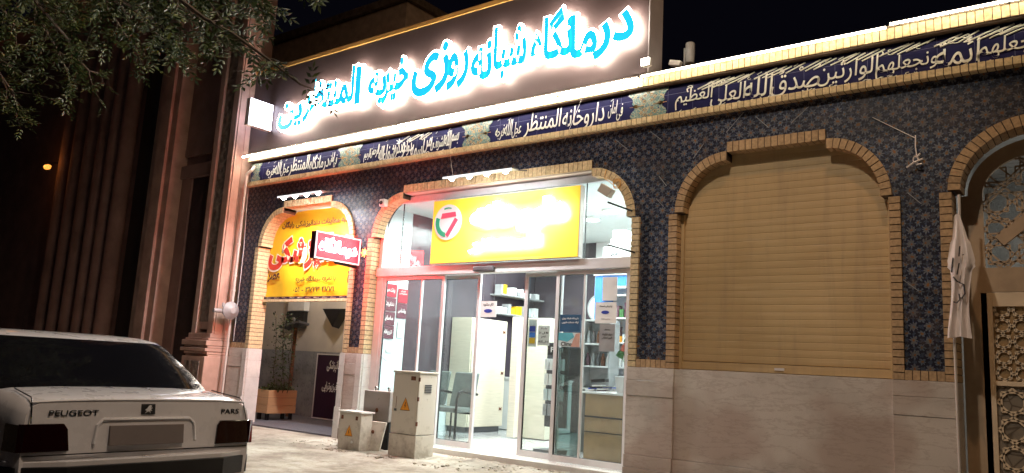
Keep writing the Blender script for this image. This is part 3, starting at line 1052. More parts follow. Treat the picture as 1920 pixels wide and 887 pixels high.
# pipe and bracket camera on the roof
CH = thing('roof_camera', (-3.95, .25, 4.75), 'dim roof camera with short upright pipe just right of the sign board', 'camera')
mb = MB(); mb.tube([(-3.93, .25, 4.75), (-3.93, .25, 5.12)], .012, 8); mb.build('post', M['grey'], CH)
mb = MB(); mb.lathe((-3.86, .25, 4.92), [(.05, 0), (.055, .08), (.055, .24), (.048, .25)], 'z', 14); mb.build('vent_cowl', M['grey'], CH, smooth=True)
mb = MB(); mb.obox((-4.02, .2, 4.93), (.07, 0, -.02), (0, .035, 0), (.01, 0, .03)); mb.build('camera_body', M['white'], CH, bevel=.006)

# logo lightbox sticking out at the left end of the sign
LB = thing('projecting_lightbox', (-11.6, -.05, 5.1), 'blank glaring white lightbox projecting from the left end of the sign board', 'sign')
mb = MB(); mb.box(-11.72, -11.615, -.5, -.03, 5.10, 5.58); mb.build('case', M['white'], LB, bevel=.004)
mb = MB(); mb.box(-11.613, -11.607, -.49, -.04, 5.11, 5.57); mb.box(-11.728, -11.722, -.49, -.04, 5.11, 5.57); mb.build('light_face', emis('cool_white_face', (.78, .80, 1.), 7), LB)
mb = MB(); put_text(mb, '...', (-11.605, -.27, 5.33), (0, 1, 0), (0, 0, 1), .16, .02, .002, rtl=False); mb.build('faint_dots', M['grey'], LB)

# red lightbox over the first pier
RB = thing('hanging_lightbox', (-8.95, 0, 2.8), 'small red lightbox reading in glowing white Persian letters, projecting beside the dental banner', 'sign')
mb = MB(); mb.box(-9.07, -8.965, -.93, -.10, 2.63, 3.02); mb.build('case', pbr('dark_red_case', (.05, .008, .015), .4), RB, bevel=.004)
M['redface'] = emis('red_acrylic_lit', (.75, .02, .06), 1.0, base=(.5, .02, .04))
mb = MB(); mb.box(-8.966, -8.960, -.915, -.115, 2.645, 3.005); mb.build('light_face', M['redface'], RB)
mb = MB()
for (a, b, c, d) in ((-.93, -.10, 2.63, 2.648), (-.93, -.10, 3.002, 3.02), (-.93, -.912, 2.648, 3.002), (-.118, -.10, 2.648, 3.002)):
    mb.box(-8.968, -8.952, a, b, c, d)
mb.build('white_frame', emis('lit_white_frame', (1, .82, .84), .9, base=(.8, .7, .7)), RB)
mb = MB(); put_text(mb, 'درمانگاه', (-8.957, -.515, 2.83), (0, 1, 0), (0, 0, 1), .70, .27, .012, bold=.05)
mb.build('lettering', emis('white_neon_letters', (1, .78, .80), 14), RB)
mb = MB(); mb.tube([(-9.02, -.10, 2.9), (-9.02, .02, 2.9)], .015, 8); mb.tube([(-9.02, -.5, 2.62), (-9.02, -.1, 2.60)], .02, 6); mb.build('bracket', M['black'], RB)
lamp('red_sign_glow', 'AREA', (-8.90, -.45, 2.83), 68, (1, .015, .015), (-8.5, .1, 2.7), .6, .33)
lamp('red_sign_glow', 'AREA', (-9.10, -.5, 2.83), 70, (1, .12, .07), (-14.5, -1.2, 3.6), .75, .33)

# little star-burst led on the pier
ST = thing('led_ornament', (-8.93, -.02, 2.83), 'tiny yellow burst shaped led ornament on the red lit pier', 'light')
mb = MB()
for k in range(14):
    a = 2*PI*k/14; r = .075 if k % 2 else .05
    mb.tube([(-8.93, -.03, 2.83), (-8.93+r*math.cos(a), -.045, 2.83+r*math.sin(a))], [.01, .003], 5)
mb.build('led_burst', emis('amber_leds', (1, .45, .05), 4), ST)

# pharmacy lightbox in the transom
PS = thing('pharmacy_lightbox', (-6.4, .09, 2.62), 'wide yellow backlit pharmacy sign with green and pink ring emblem above the sliding doors', 'sign')
mb = MB(); mb.box(-7.65, -5.18, .045, .135, 2.62, 3.53); mb.build('case', M['alu'], PS, bevel=.004)
M['yface'] = emis('yellow_lit_face', (1, .62, .0), .5, base=(.88, .70, .10))
mb = MB(); mb.box(-7.64, -5.19, .038, .044, 2.63, 3.52); mb.build('light_face', M['yface'], PS)
M['phal'] = emis('hot_white_edge', (1, .97, .80), 28)
M['pface'] = emis('aqua_letter_face', (.62, 1, 1), 1.3)
mb = MB(); ftext(mb, 'داروخانه', -6.12, 3.20, -.005, w=1.55, h=.42, bold=.07, thick=.02); hl = mb.build('channel_letter', M['phal'], PS)
mb = MB(); ftext(mb, 'داروخانه', -6.12, 3.20, -.028, w=1.50, h=.38, bold=.02, thick=.005); mb.build('letter_face', M['pface'], hl)
mb = MB(); ftext(mb, 'المنتظر', -6.32, 2.84, -.005, w=1.15, h=.22, bold=.07, thick=.02); mb.build('channel_letter', M['phal'], PS)
# emblem: white disc, broken ring green and pink with a 7 inside
mb = MB(); mb.lathe((-7.34, .02, 3.20), [(.25, .012), (.25, -.004)], 'y', 40); mb.build('emblem_disc', emis('emblem_white', (1, 1, .96), .35), PS)
mb = MB()
ring2(-7.34, 3.20, .15, .15, .215, .215, R(160), R(262), 12, .004, .014, mb)
ring2(-7.34, 3.20, .19, .19, .205, .205, R(72), R(110), 6, .004, .014, mb)
mb.build('emblem_green', emis('emblem_green_lit', (.0, .42, .22), .35, base=(.01, .22, .12)), PS)
mb = MB()
mb.prism([(-7.46, 3.25), (-7.44, 3.325), (-7.20, 3.335), (-7.18, 3.27)], .004, .014)
mb.prism([(-7.20, 3.25), (-7.145, 3.22), (-7.31, 2.985), (-7.36, 3.02)], .004, .014)
mb.build('emblem_pink', emis('emblem_pink_lit', (1, .16, .25), .4, base=(.55, .03, .06)), PS)

# four spot led bars
def ledbar(x0, x1, y, z, label, tilt, power):
    o = thing('led_bar', ((x0+x1)/2, y, z), label, 'light bar', 'four lamp led bars over the doors')
    mb = MB(); mb.box(x0, x1, y-.06, y+.05, z+.012, z+.03)
    mb.tube([(x0+.15, y+.04, z+.03), (x0+.15, .0, z+.12)], .008, 6); mb.tube([(x1-.15, y+.04, z+.03), (x1-.15, .0, z+.12)], .008, 6)
    mb.build('housing', M['dgrey'], o)
    hot = emis('hot_led_lens', (.93, .97, 1), 140)
    for k in range(4):
        cx = x0+(x1-x0)*(k+.5)/4
        mb = MB(); mb.lathe((cx, y-.02, z), [(.012, -.032), (.03, -.02), (.036, 0.), (.036, .012)], 'z', 14); mb.build('lamp_head', hot, o, smooth=True)
    mb = MB(); mb.box(x0+.02, x1-.02, y-.062, y-.056, z-.004, z+.022); mb.build('diffuser', emis('led_bar_strip', (.95, .97, 1), 1.2), o)
    lamp('led_bar_light', 'AREA', ((x0+x1)/2, y-.02, z-.03), power, (.97, .97, 1), ((x0+x1)/2, y-tilt, z-1), x1-x0, .07)
ledbar(-10.62, -9.50, -.42, 3.73, 'glaring four lamp led bar over the banner of the left arch', .35, 150)
ledbar(-7.02, -5.83, -.45, 3.665, 'four lamp led bar over the lit pharmacy sign', .5, 90)

# ------------------------------------------------------------------ dental banner in the first arch
BN = thing('banner', (-10.4, .2, 2.1), 'yellow vinyl dental banner with red headline filling the top of the left arch', 'banner')
mb = MB()
nx, nz = 30, 22
def bpt(u, w):
    x = -11.60+2.36*u
    zt = 3.66
    d = min(x+11.60, -9.24-x)
    if d < .57: zt = 3.06+.56*math.sqrt(max(0, 1-((.57-d)/.57)**2))
    z = 2.19+(zt-2.19)*w
    return (x, .20+.012*math.sin(u*19+w*3)+.010*math.sin(w*13+u*5), z)
vs = [bpt(i/nx, j/nz) for j in range(nz+1) for i in range(nx+1)]
mb.add(vs, [(j*(nx+1)+i, j*(nx+1)+i+1, (j+1)*(nx+1)+i+1, (j+1)*(nx+1)+i) for j in range(nz) for i in range(nx)])
mb.build('sheet', M['banner'], BN, smooth=True)
def btext(name, s, xa, xb, za, zb, mat, bold=.02, thick=.003, y=.172, rtl=True):
    mb = MB(); ftext(mb, s, (xa+xb)/2, (za+zb)/2, y, w=xb-xa, h=zb-za, bold=bold, thick=thick, rtl=rtl)
    return mb.build(name, mat, BN)
M['bwhite'] = pbr('banner_white', (.8, .7, .5), .5, bump=0, var=0)
btext('headline_outline', 'دندانپزشکی', -11.60, -9.28, 2.60, 3.26, M['bwhite'], .085, .003, .176)
btext('headline', 'دندانپزشکی', -11.57, -9.30, 2.63, 3.23, M['inkred'], .05)
btext('top_line', 'کلیه معاینات دندانپزشکی رایگان', -11.28, -9.55, 3.36, 3.50, M['inkmaroon'], .02)
btext('morning_word', 'صبح', -9.50, -9.26, 2.40, 2.60, M['inkmaroon'], .04)
btext('evening_word', 'عصر', -11.55, -11.22, 2.46, 2.62, M['inkmaroon'], .04)
btext('tariff_line', 'با تعرفه درمانگاه خیریه', -10.78, -9.78, 2.44, 2.56, M['ink'], .015)
btext('phone_line', '\u0660\u06f5\u0661 - \u0663\u0667\u0662\u0663 \u06f4\u0667\u0667\u0661', -10.82, -9.80, 2.285, 2.375, M['ink'], .012, rtl=False)
mb = MB(); mb.box(-11.595, -9.245, .168, .19, 2.175, 2.215); mb.build('footer_strip', M['plum'], BN)
mb = MB()
for i in range(11): ftext(mb, 'درمانگاه', -11.45+i*.207, 2.195, .166, w=.13, h=.022, bold=.01, thick=.001)
mb.build('footer_words', M['bwhite'], BN)
mb = MB(); mb.box(-11.60, -9.24, .15, .24, 2.13, 2.17); mb.build('bottom_bar', M['brick_pale'], BN)

# ------------------------------------------------------------------ alcove things
PB = thing('planter', (-11.9, .95, .125), 'pine board planter box on dark legs just inside the left arch', 'planter')
px0, px1, py0, py1 = -12.15, -11.80, .62, 1.22
mb = MB()
for z0 in (.24, .375, .51):
    mb.box(px0, px1, py0, py0+.02, z0, z0+.13); mb.box(px1-.02, px1, py0+.02, py1, z0, z0+.13); mb.box(px0, px0+.02, py0+.02, py1, z0, z0+.13); mb.box(px0+.02, px1-.02, py1-.02, py1, z0, z0+.13)
mb.build('box_boards', M['pine'], PB, bevel=.003)
for a in (px0+.04, px1-.09):
    for b in (py0+.03, py1-.08):
        mb = MB(); mb.box(a, a+.05, b, b+.05, .125, .24); mb.build('leg', M['black'], PB)
mb = MB(); mb.box(px0+.02, px1-.02, py0+.02, py1-.02, .5, .605); mb.build('soil', M['soil'], PB)
IV = thing('climbing_plant', (-11.9, .8, .6), 'dark leafy climber growing from the pine planter up the left jamb', 'plant')
rnd = random.Random(12)
lf = MB(); stm = MB()
for k in range(4):
    bx, by = -11.85+.06*k, .75+.05*k
    pts = [(bx, by, .6)]
    for i in range(12):
        x, y, z = pts[-1]; pts.append((x-.012+rnd.uniform(-.035, .035), y+rnd.uniform(-.02, .03), z+.11))
    stm.tube(pts, .006, 5)
    for p in pts[1:]:
        for j in range(10):
            c = Vector(p)+Vector((rnd.gauss(0, .055), rnd.gauss(0, .05), rnd.gauss(0, .05)))
            d = Vector((rnd.gauss(0, 1), rnd.gauss(0, 1), rnd.gauss(0, .7))).normalized(); e = d.cross(Vector((rnd.gauss(0, 1), rnd.gauss(0, 1), 1))).normalized()
            s = rnd.uniform(.02, .035)
            lf.add([c-d*s, c+e*s*.5, c+d*s, c-e*s*.5], [(0, 1, 2, 3)])
for j in range(420):
    c = Vector((rnd.uniform(px0+.03, px1-.02), rnd.uniform(py0, py1-.03), .61+abs(rnd.gauss(0, .05))))
    d = Vector((rnd.gauss(0, 1), rnd.gauss(0, 1), rnd.gauss(0, .7))).normalized(); e = d.cross(Vector((rnd.gauss(0, 1), rnd.gauss(0, 1), 1))).normalized()
    s = rnd.uniform(.02, .04)
    lf.add([c-d*s, c+e*s*.5, c+d*s, c-e*s*.5], [(0, 1, 2, 3)])
lf.build('leaves', M['leaf2'], IV); stm.build('stem', M['bark'], IV)
# directory board leaning on the alcove wall
DB = thing('notice_board', (-10.8, 1.8, .125), 'dark plum board with white Persian lettering standing on the alcove floor', 'board')
mb = MB(); mb.box(-11.93, -10.1, 1.72, 1.76, .16, 1.30); mb.build('board', M['plum'], DB)
mb = MB()
for (a, b, c, d) in ((-11.95, -11.93, .14, 1.32), (-10.1, -10.08, .14, 1.32), (-11.93, -10.1, .14, .16), (-11.93, -10.1, 1.30, 1.32)): mb.box(a, b, 1.71, 1.77, c, d)
mb.build('frame', M['alu'], DB)
mb = MB()
ftext(mb, 'دندانپزشکی', -11.43, 1.10, 1.716, w=.42, h=.22, bold=.015); ftext(mb, 'فیزیوتراپی', -11.52, .72, 1.716, w=.42, h=.20, bold=.015)
ftext(mb, 'زنان', -10.95, .72, 1.716, w=.22, h=.18, bold=.015); ftext(mb, 'دوره', -11.22, .38, 1.716, w=.20, h=.13, bold=.015)
mb.build('lettering', M['paper'], DB)
# meter box, black wall light, small canopy pipe
EB = thing('meter_box', (-13.0, 1.95, 2.1), 'grey electric meter box with black window on the alcove wall', 'meter box')
mb = MB(); mb.box(-13.15, -12.65, 1.85, 1.985, 2.13, 2.52); mb.build('white_case', M['white'], EB, bevel=.006)
mb = MB(); mb.box(-13.2, -12.68, 1.87, 1.985, 1.80, 2.12); mb.build('meter_window', M['black'], EB, bevel=.006)
mb = MB(); mb.lathe((-12.95, 1.86, 1.95), [(.05, .02), (.05, -.01), (.03, -.015)], 'y', 14); mb.build('dial', M['grey'], EB)
WL = thing('wall_lamp', (-11.6, 1.95, 2.0), 'black unlit triangular wall lamp on the cream alcove wall', 'lamp')
mb = MB(); mb.add([(-12.05, 1.98, 2.18), (-11.42, 1.98, 2.18), (-11.72, 1.98, 1.80), (-12.0, 1.78, 2.16), (-11.47, 1.78, 2.16), (-11.73, 1.82, 1.83)], [(0, 1, 2), (3, 5, 4), (0, 3, 4, 1), (1, 4, 5, 2), (2, 5, 3, 0)])
mb.build('shade', M['black'], WL)
DP = thing('lamp_post', (-12.4, 1.4, .125), 'thin dark post with small slanted hood behind the planter', 'post')
mb = MB(); mb.tube([(-12.45, 1.55, .125), (-12.45, 1.55, 1.78)], .035, 10); mb.build('post', M['rust'], DP, smooth=True)
mb = MB(); mb.obox((-12.45, 1.5, 1.82), (.30, 0, .05), (0, .12, -.02), (0, .003, .02)); mb.build('hood', M['dgrey'], DP)

# ------------------------------------------------------------------ utility cabinets
def hazard(mb, c, right, h):
    """warning triangle outline with bolt, on a face"""
    c = Vector(c); r = Vector(right); u = Vector((0, 0, 1)); n = r.cross(u)
    mb.add([c+n*.002-r*h*.5, c+n*.002+r*h*.5, c+n*.002+u*h*.95], [(0, 1, 2)])
def hazard_ink(mb, c, right, h):
    c = Vector(c); r = Vector(right); u = Vector((0, 0, 1)); n = r.cross(u)*.004
    T = [c-r*h*.5, c+r*h*.5, c+u*h*.95]
    G_ = sum(T, Vector())/3
    for i in range(3):
        a, b = T[i], T[(i+1) % 3]
        mb.add([a+n, b+n, b.lerp(G_, .10)+n, a.lerp(G_, .10)+n], [(0, 1, 2, 3)])
    bolt = [(.02, .62), (-.10, .30), (-.01, .32), (-.05, .10), (.10, .38), (.01, .36), (.07, .60)]
    mb.add([c+r*h*x+u*h*z+n for x, z in bolt], [tuple(range(7))])
UC = thing('utility_cabinet', (-7.15, -.56, .09), 'tall dirty cream electricity cabinet with orange warning triangle before the sliding doors', 'utility cabinet', 'street electricity cabinets')
X0, X1, Y0, Y1 = -7.38, -6.93, -.74, -.42
mb = MB(); mb.box(X0, X1, Y0, Y1, .37, 1.115); mb.build('body', M['cab'], UC, bevel=.008)
mb = MB(); mb.box(X0-.006, X1+.006, Y0-.006, Y1+.006, .04, .362); mb.build('plinth', M['cab'], UC, bevel=.006)
mb = MB(); mb.box(X0-.012, X1+.012, Y0-.012, Y1+.012, 1.117, 1.14); mb.build('lid', M['cab'], UC, bevel=.006)
mb = MB()
for k in range(5): mb.box(X1+.002, X1+.008, Y0+.10, Y0+.22, .97-k*.022, .982-k*.022)
mb.build('vent_slats', M['dgrey'], UC)
mb = MB(); hazard(mb, (X0+.24, Y0-.0055, .655), (1, 0, 0), .17); mb.build('warning_triangle', M['orange'], UC)
mb = MB(); hazard_ink(mb, (X0+.24, Y0-.0055, .655), (1, 0, 0), .17); mb.box(X1-.14, X1-.06, Y0-.009, Y0, 1.03, 1.08); mb.box(X0+.075, X0+.08, Y0-.009, Y0, .68, .82); mb.build('markings', M['rust'], UC)
for zz in (.48, .78, 1.02):
    mb = MB(); mb.box(X1-.012, X1+.008, Y0-.008, Y0+.01, zz, zz+.05); mb.build('hinge', M['rust'], UC)
mb = MB(); mb.box(X0+.03, X1-.03, Y0-.005, Y0, .40, 1.09); mb.build('door', M['cab'], UC, bevel=.003)
mb = MB(); mb.box(X0+.055, X0+.095, Y0-.016, Y0, .64, .67); mb.build('lock', M['chrome'], UC)
UB = thing('utility_cabinet', (-8.1, -.55, .09), 'low boxy cream electricity cabinet with orange warning triangle, leftmost of the three', 'utility cabinet', 'street electricity cabinets')
mb = MB(); mb.box(-8.26, -7.84, -.82, -.62, .03, .555); mb.build('body', M['cab'], UB, bevel=.01)
mb = MB(); mb.box(-8.28, -7.82, -.84, -.60, .558, .58); mb.build('lid', M['marble'], UB, bevel=.006)
mb = MB(); hazard(mb, (-8.05, -.822, .26), (1, 0, 0), .15); mb.build('warning_triangle', M['orange'], UB)
mb = MB(); hazard_ink(mb, (-8.05, -.822, .26), (1, 0, 0), .15)
for a, c in ((-8.22, .47), (-7.94, .47)): mb.box(a, a+.04, -.826, -.82, c, c+.05)
mb.build('markings', M['rust'], UB)
mb = MB(); mb.lathe((-7.98, -.822, .19), [(.018, 0), (.015, -.008)], 'y', 12); mb.build('lock', M['white'], UB)
UD = thing('utility_cabinet', (-7.6, -.4, .09), 'broken grey electricity cabinet with its lower door hanging loose, middle of the three', 'utility cabinet', 'street electricity cabinets')
mb = MB(); mb.box(-8.17, -7.67, -.50, -.25, .46, .85); mb.build('upper_case', M['cabg'], UD, bevel=.012)
mb = MB(); mb.box(-8.15, -7.69, -.46, -.25, .03, .457); mb.build('cavity_shade_block', M['black'], UD)  # solid black block, the shade of the open lower half as colour
mb = MB(); mb.obox((-7.82, -.60, .26), (.165, .01, 0), (0, .012, .002), (.01, .04, .20)); mb.build('loose_door', M['cab'], UD, bevel=.006)
for x in (-8.05, -7.8):
    mb = MB(); mb.lathe((x, -.4, .85), [(.018, 0), (.018, .03), (.028, .035), (.02, .055)], 'z', 10); mb.build('cap_nut', M['chrome'], UD, smooth=True)
mb = MB(); mb.lathe((-7.9, -.502, .6), [(.03, 0), (.025, -.004)], 'y', 14); mb.lathe((-7.82, -.615, .33), [(.025, 0), (.022, -.012)], 'y', 12); mb.build('lock', M['rust'], UD)
# rubble and grit along the wall foot
rb = MB(); rnd = random.Random(21)
def rock(mb, c, s, rnd):
    bm = bmesh.new(); bmesh.ops.create_icosphere(bm, subdivisions=1, radius=1)
    vs = [Vector((v.co.x*s*rnd.uniform(.7, 1.2), v.co.y*s*rnd.uniform(.7, 1.2), v.co.z*s*rnd.uniform(.4, .7)))+Vector(c) for v in bm.verts]
    fs = [tuple(v.index for v in f.verts) for f in bm.faces]; bm.free()
    mb.add(vs, fs)
for i in range(900):
    x = rnd.uniform(-9.2, -4.4); y = -rnd.random()**1.6*1.0-.09
    if -8.3 < x < -6.9 and y > -.85: y = -.85-rnd.random()*.2
    s = rnd.uniform(.004, .016) if rnd.random() < .95 else rnd.uniform(.02, .035)
    rock(rb, (x, y, gz(y)+s*.1), s, rnd)
tag(rb.build('rubble', M['crumb'], smooth=False), kind='stuff', label='crumbs of broken concrete along the foot of the shopfront', cat='rubble')
mb = MB()
N = 60
def hgt(x, y): return gz(y)-.02+.05*max(0, 1-abs(y+.35)/.55)*(.65+.35*math.sin(x*7.3)*math.sin(x*3.1+y*5))+.012*math.sin(x*23+y*11)
xs = [-9.1+4.8*i/N for i in range(N+1)]; ys = [-1.0+.92*j/14 for j in range(15)]
mb.add([(x, y, hgt(x, y)) for y in ys for x in xs], [(j*(N+1)+i, j*(N+1)+i+1, (j+1)*(N+1)+i+1, (j+1)*(N+1)+i) for j in range(14) for i in range(N)])
mb.build('dirt', M['ground'], smooth=True, kind='structure')

# ------------------------------------------------------------------ wall fittings
GR = thing('gas_regulator', (-12.0, -.15, 1.95), 'round grey gas regulator on the cream pipe at the left end of the tiled wall', 'gas regulator')
mb = MB(); mb.lathe((-11.96, -.2, 1.95), [(.02, -.13), (.07, -.10), (.125, -.03), (.15, -.012), (.15, .008), (.12, .03), (.05, .08)], 'x', 24); mb.build('diaphragm', M['grey'], GR, smooth=True)
mb = MB(); mb.tube([(-12.0, -.2, 1.93), (-12.0, -.50, 1.93)], .035, 12); mb.tube([(-11.98, -.34, 2.0), (-11.98, -.34, 2.07)], .02, 8); mb.build('inlet', M['grey'], GR, smooth=True)
mb = MB(); mb.lathe((-12.0, -.3, 1.93), [(.045, -.02), (.05, 0), (.045, .02)], 'y', 10); mb.build('union_nut', M['chrome'], GR)
GP = thing('gas_pipe', (-12.08, -.1, .1), 'cream painted gas pipe climbing the left corner of the clinic', 'pipe')
mb = MB(); mb.tube([(-12.06, -.12, 4.35), (-12.06, -.12, 4.0), (-12.06, -.12, 2.1)], .022, 10); mb.tube([(-12.06, -.12, 4.35), (-11.96, -.1, 4.42), (-11.96, -.04, 4.5)], .028, 8)
mb.tube([(-12.06, -.12, 1.8), (-12.06, -.12, .1)], .018, 8)
mb.build('pipe', M['wallcream'], GP, smooth=True)
mb = MB()
for z in (2.3, 2.55, 3.1, 3.7): mb.lathe((-12.06, -.12, z), [(.03, -.02), (.033, 0), (.03, .02)], 'z', 10)
mb.build('couplings', M['wallcream'], GP)
mb = MB(); mb.tube([(-12.0, -.1, 4.0), (-11.99, -.06, 3), (-12.01, -.05, 1.45)], .004, 5); tag(mb.build('bell_wire', M['paper']), 'thin pale wire running down beside the gas pipe', 'wire')
def dome_camera(x, y, z, label):
    o = thing('security_camera', (x, y, z), label, 'security camera')
    mb = MB(); mb.box(x-.05, x+.05, y, y+.09, z-.06, z+.05); mb.build('body', M['white'], o, bevel=.012)
    mb = MB(); mb.lathe((x, y-.012, z-.01), [(.03, .01), (.032, 0), (.02, -.01)], 'y', 14); mb.build('lens', M['black'], o)
dome_camera(-8.56, -.12, 3.56, 'small white security camera at the upper left of the pharmacy arch')
CM = thing('security_camera', (-4.62, -.1, 3.45), 'tan boxy camera tied with wire to the upper right of the pharmacy arch', 'security camera')
mb = MB(); mb.obox((-4.72, -.12, 3.37), (.06, .02, -.04), (0, .05, 0), (.03, 0, .045)); mb.build('body', M['wallcream'], CM, bevel=.006)
mb = MB()
for k in range(3):
    pts = [(-4.62+.05*math.cos(t)+.004*k, -.05-.01*k, 3.45+.05*math.sin(t)+.01*k) for t in [2*PI*i/14 for i in range(15)]]
    mb.tube(pts, .004, 5)
mb.tube([(-4.66, -.06, 3.45), (-4.80, -.05, 3.55), (-4.78, -.04, 3.66)], .004, 5)
mb.build('wire_coil', M['gold_trim'], CM)
for (p, q, lb) in (((-4.41, -.04, 3.12), (-4.62, -.25, 3.20), 'short dark rod sticking out of the right arch bricks, upper one'), ((-4.36, -.04, 2.63), (-4.60, -.25, 2.70), 'short dark rod sticking out of the right jamb bricks, lower one')):
    mb = MB(); mb.tube([p, q], .012, 8); tag(mb.build('wall_rod', M['black']), lb, 'rod')
HK = thing('wire_knot', (-1.42, -.05, 3.35), 'knot of pale wire and hooks on the tiles between shutter and gate', 'wire')
mb = MB(); mb.tube([(-1.42, -.03, 3.62), (-1.42, -.05, 3.5), (-1.41, -.05, 3.40)], .005, 5); mb.tube([(-1.50, -.05, 3.31), (-1.43, -.07, 3.35), (-1.36, -.05, 3.38)], .008, 6)
mb.tube([(-1.41, -.05, 3.40), (-1.38, -.06, 3.43)], .008, 6); mb.tube([(-1.42, -.05, 3.33), (-1.37, -.06, 3.33)], .008, 6)
for k in range(3): mb.tube([(-1.42+.022*math.cos(2*PI*i/10), -.06, 3.37+.03*math.sin(2*PI*i/10)+.005*k) for i in range(11)], .004, 4)
mb.build('wire', M['flag'], HK)
mb = MB(); mb.tube([(-7.42, -.02, 4.5), (-7.36, -.03, 4.25), (-7.15, -.12, 3.72)], .003, 4); tag(mb.build('hanging_wire', M['paper']), 'thin pale wire hanging from the frieze to the pharmacy led bar', 'wire')
mb = MB(); mb.tube([(-5.15, -.07, 4.60), (-5.4, -.04, 4.1)], .003, 4); mb.tube([(-1.8, -.01, 3.86), (-1.43, -.02, 3.6)], .003, 4); tag(mb.build('hanging_wire', M['paper']), 'pale wire crossing the tiles beside the right lintel', 'wire')
mb = MB()
for (x, z, a, l) in ((-4.15, 4.0, -.7, .10), (-3.62, 3.75, .9, .1), (-3.2, 4.02, .8, .14), (-2.9, 3.98, -.8, .1), (-2.5, 4.0, .7, .12), (-4.05, 3.45, -.9, .08), (-4.08, 3.2, -.8, .07), (-1.45, 3.02, -.8, .08), (-1.5, 2.2, -.7, .08), (-4.6, 3.95, -.7, .12)):
    mb.obox((x, -.002, z), (l*math.cos(a), 0, l*math.sin(a)), (0, .002, 0), (-.003*math.sin(a), 0, .003*math.cos(a)))
tag(mb.build('tape_scraps', M['grey']), 'scraps of pale adhesive tape left on the upper tiles', 'tape', kind='stuff')

# flag by the gate
FG = thing('flag', (-1.1, -.15, 2.8), 'pale pink cloth flag with black script hanging limp beside the gate', 'flag')
mb = MB()
nz, nx = 40, 14
def fpt(i, j, off=0):
    t = j/nz; u = i/nx-.5
    z = 2.82-1.09*t
    w = .04+.19*min(1, t*2.2) if t < .45 else .17+.03*math.sin(t*7)
    if .2 < t < .4: w += .02
    xc = -1.085+.015*math.sin(t*5)
    x = xc+u*w
    y = -.14+.022*math.sin(u*13+t*4)*min(1, t*3)+off
    return (x, y, z-.03*abs(u))
vs = [fpt(i, j) for j in range(nz+1) for i in range(nx+1)]
mb.add(vs, [(j*(nx+1)+i, j*(nx+1)+i+1, (j+1)*(nx+1)+i+1, (j+1)*(nx+1)+i) for j in range(nz) for i in range(nx)])
vs2 = [fpt(i, j, .006) for j in range(nz+1) for i in range(nx+1)]
mb.add(vs2, [(j*(nx+1)+i, (j+1)*(nx+1)+i, (j+1)*(nx+1)+i+1, j*(nx+1)+i+1) for j in range(nz) for i in range(nx)])
mb.build('cloth', M['flag'], FG, smooth=True)
mb = MB()
def fink(pts, r=.006):
    mb.tube([(x, -.17, z) for x, z in pts], r, 5)
fink([(-1.125, 2.42), (-1.135, 2.36), (-1.14, 2.29)]); fink([(-1.07, 2.52), (-1.08, 2.43)]); fink([(-1.08, 2.37), (-1.1, 2.27)])
fink([(-1.13, 2.25), (-1.10, 2.21), (-1.05, 2.18), (-1.045, 2.10), (-1.07, 2.06), (-1.09, 2.07)]); fink([(-1.09, 2.10), (-1.085, 2.05), (-1.11, 2.02), (-1.135, 2.03)]); fink([(-1.055, 2.44), (-1.04, 2.445)], .004)
mb.build('script', M['ink'], FG)
mb = MB(); mb.tube([(-1.07, -.1, 3.0), (-1.075, -.11, 2.4), (-1.15, -.09, 1.7), (-1.145, -.085, .1)], .011, 8); mb.build('pole', M['wallcream'], FG, smooth=True)

# ------------------------------------------------------------------ inside the pharmacy
def sheet(name, label, cat, x0, x1, z0, z1, y, mat, texts=(), plane='y', group=None, extra=None):
    """flat notice: facing -y (plane y) or facing +x (plane x, x0..x1 are y values)"""
    if plane == 'y': c = ((x0+x1)/2, y, (z0+z1)/2)
    else: c = (y, (x0+x1)/2, (z0+z1)/2)
    o = thing(name, c, label, cat, group)
    mb = MB()
    if plane == 'y': mb.box(x0, x1, y-.002, y+.002, z0, z1)
    else: mb.box(y-.004, y+.004, x0, x1, z0, z1)
    mb.build('panel', mat, o)
    for (s, u, w, tw, th, ink, rtl) in texts:
        mb = MB()
        if plane == 'y': ftext(mb, s, x0+(x1-x0)*u, z0+(z1-z0)*w, y-.0022, w=tw, h=th, thick=.0015, bold=.02, rtl=rtl)
        else: put_text(mb, s, (y+.0042, x0+(x1-x0)*u, z0+(z1-z0)*w), (0, 1, 0), (0, 0, 1), tw, th, .0015, rtl, .02)
        mb.build('lettering', M[ink], o)
    return o
# department signs on the teal wall
zs = [2.43, 2.215, 2.0, 1.79]
for i, (s, m, lb) in enumerate((('پزشک عمومی', 'bred', 'dark red sign, topmost of the left column inside the sidelight'), ('دندانپزشکی', 'maroon', 'maroon sign reading dentistry in Persian, second in the left column inside the sidelight'),
                            ('مامایی', 'maroon', 'maroon sign reading midwifery in Persian, third in the left column inside the sidelight'), ('تزریقات', 'maroon', 'plum sign reading injections in Persian, lowest of the left column inside the sidelight'))):
    sheet('department_sign', lb, 'sign', .40, .70, zs[i]-.20, zs[i], -8.935, M[m], ((s, .5, .5, .22, .085, 'paper', True),), 'x', 'department signs on the pale teal wall')
sheet('department_sign', 'crimson sign with small white lines at the top of the right column inside the sidelight', 'sign', .74, .945, 2.16, 2.38, -8.935, M['bred'], (('کلینیک', .5, .84, .10, .03, 'paper', True), ('دندانپزشکی', .5, .66, .17, .035, 'paper', True)), 'x', 'department signs on the pale teal wall')
sheet('department_sign', 'dark maroon sign reading psychology in Persian, below the crimson sign', 'sign', .74, .945, 1.92, 2.15, -8.935, M['maroon'], (('روانشناسی', .5, .5, .17, .08, 'paper', True),), 'x', 'department signs on the pale teal wall')
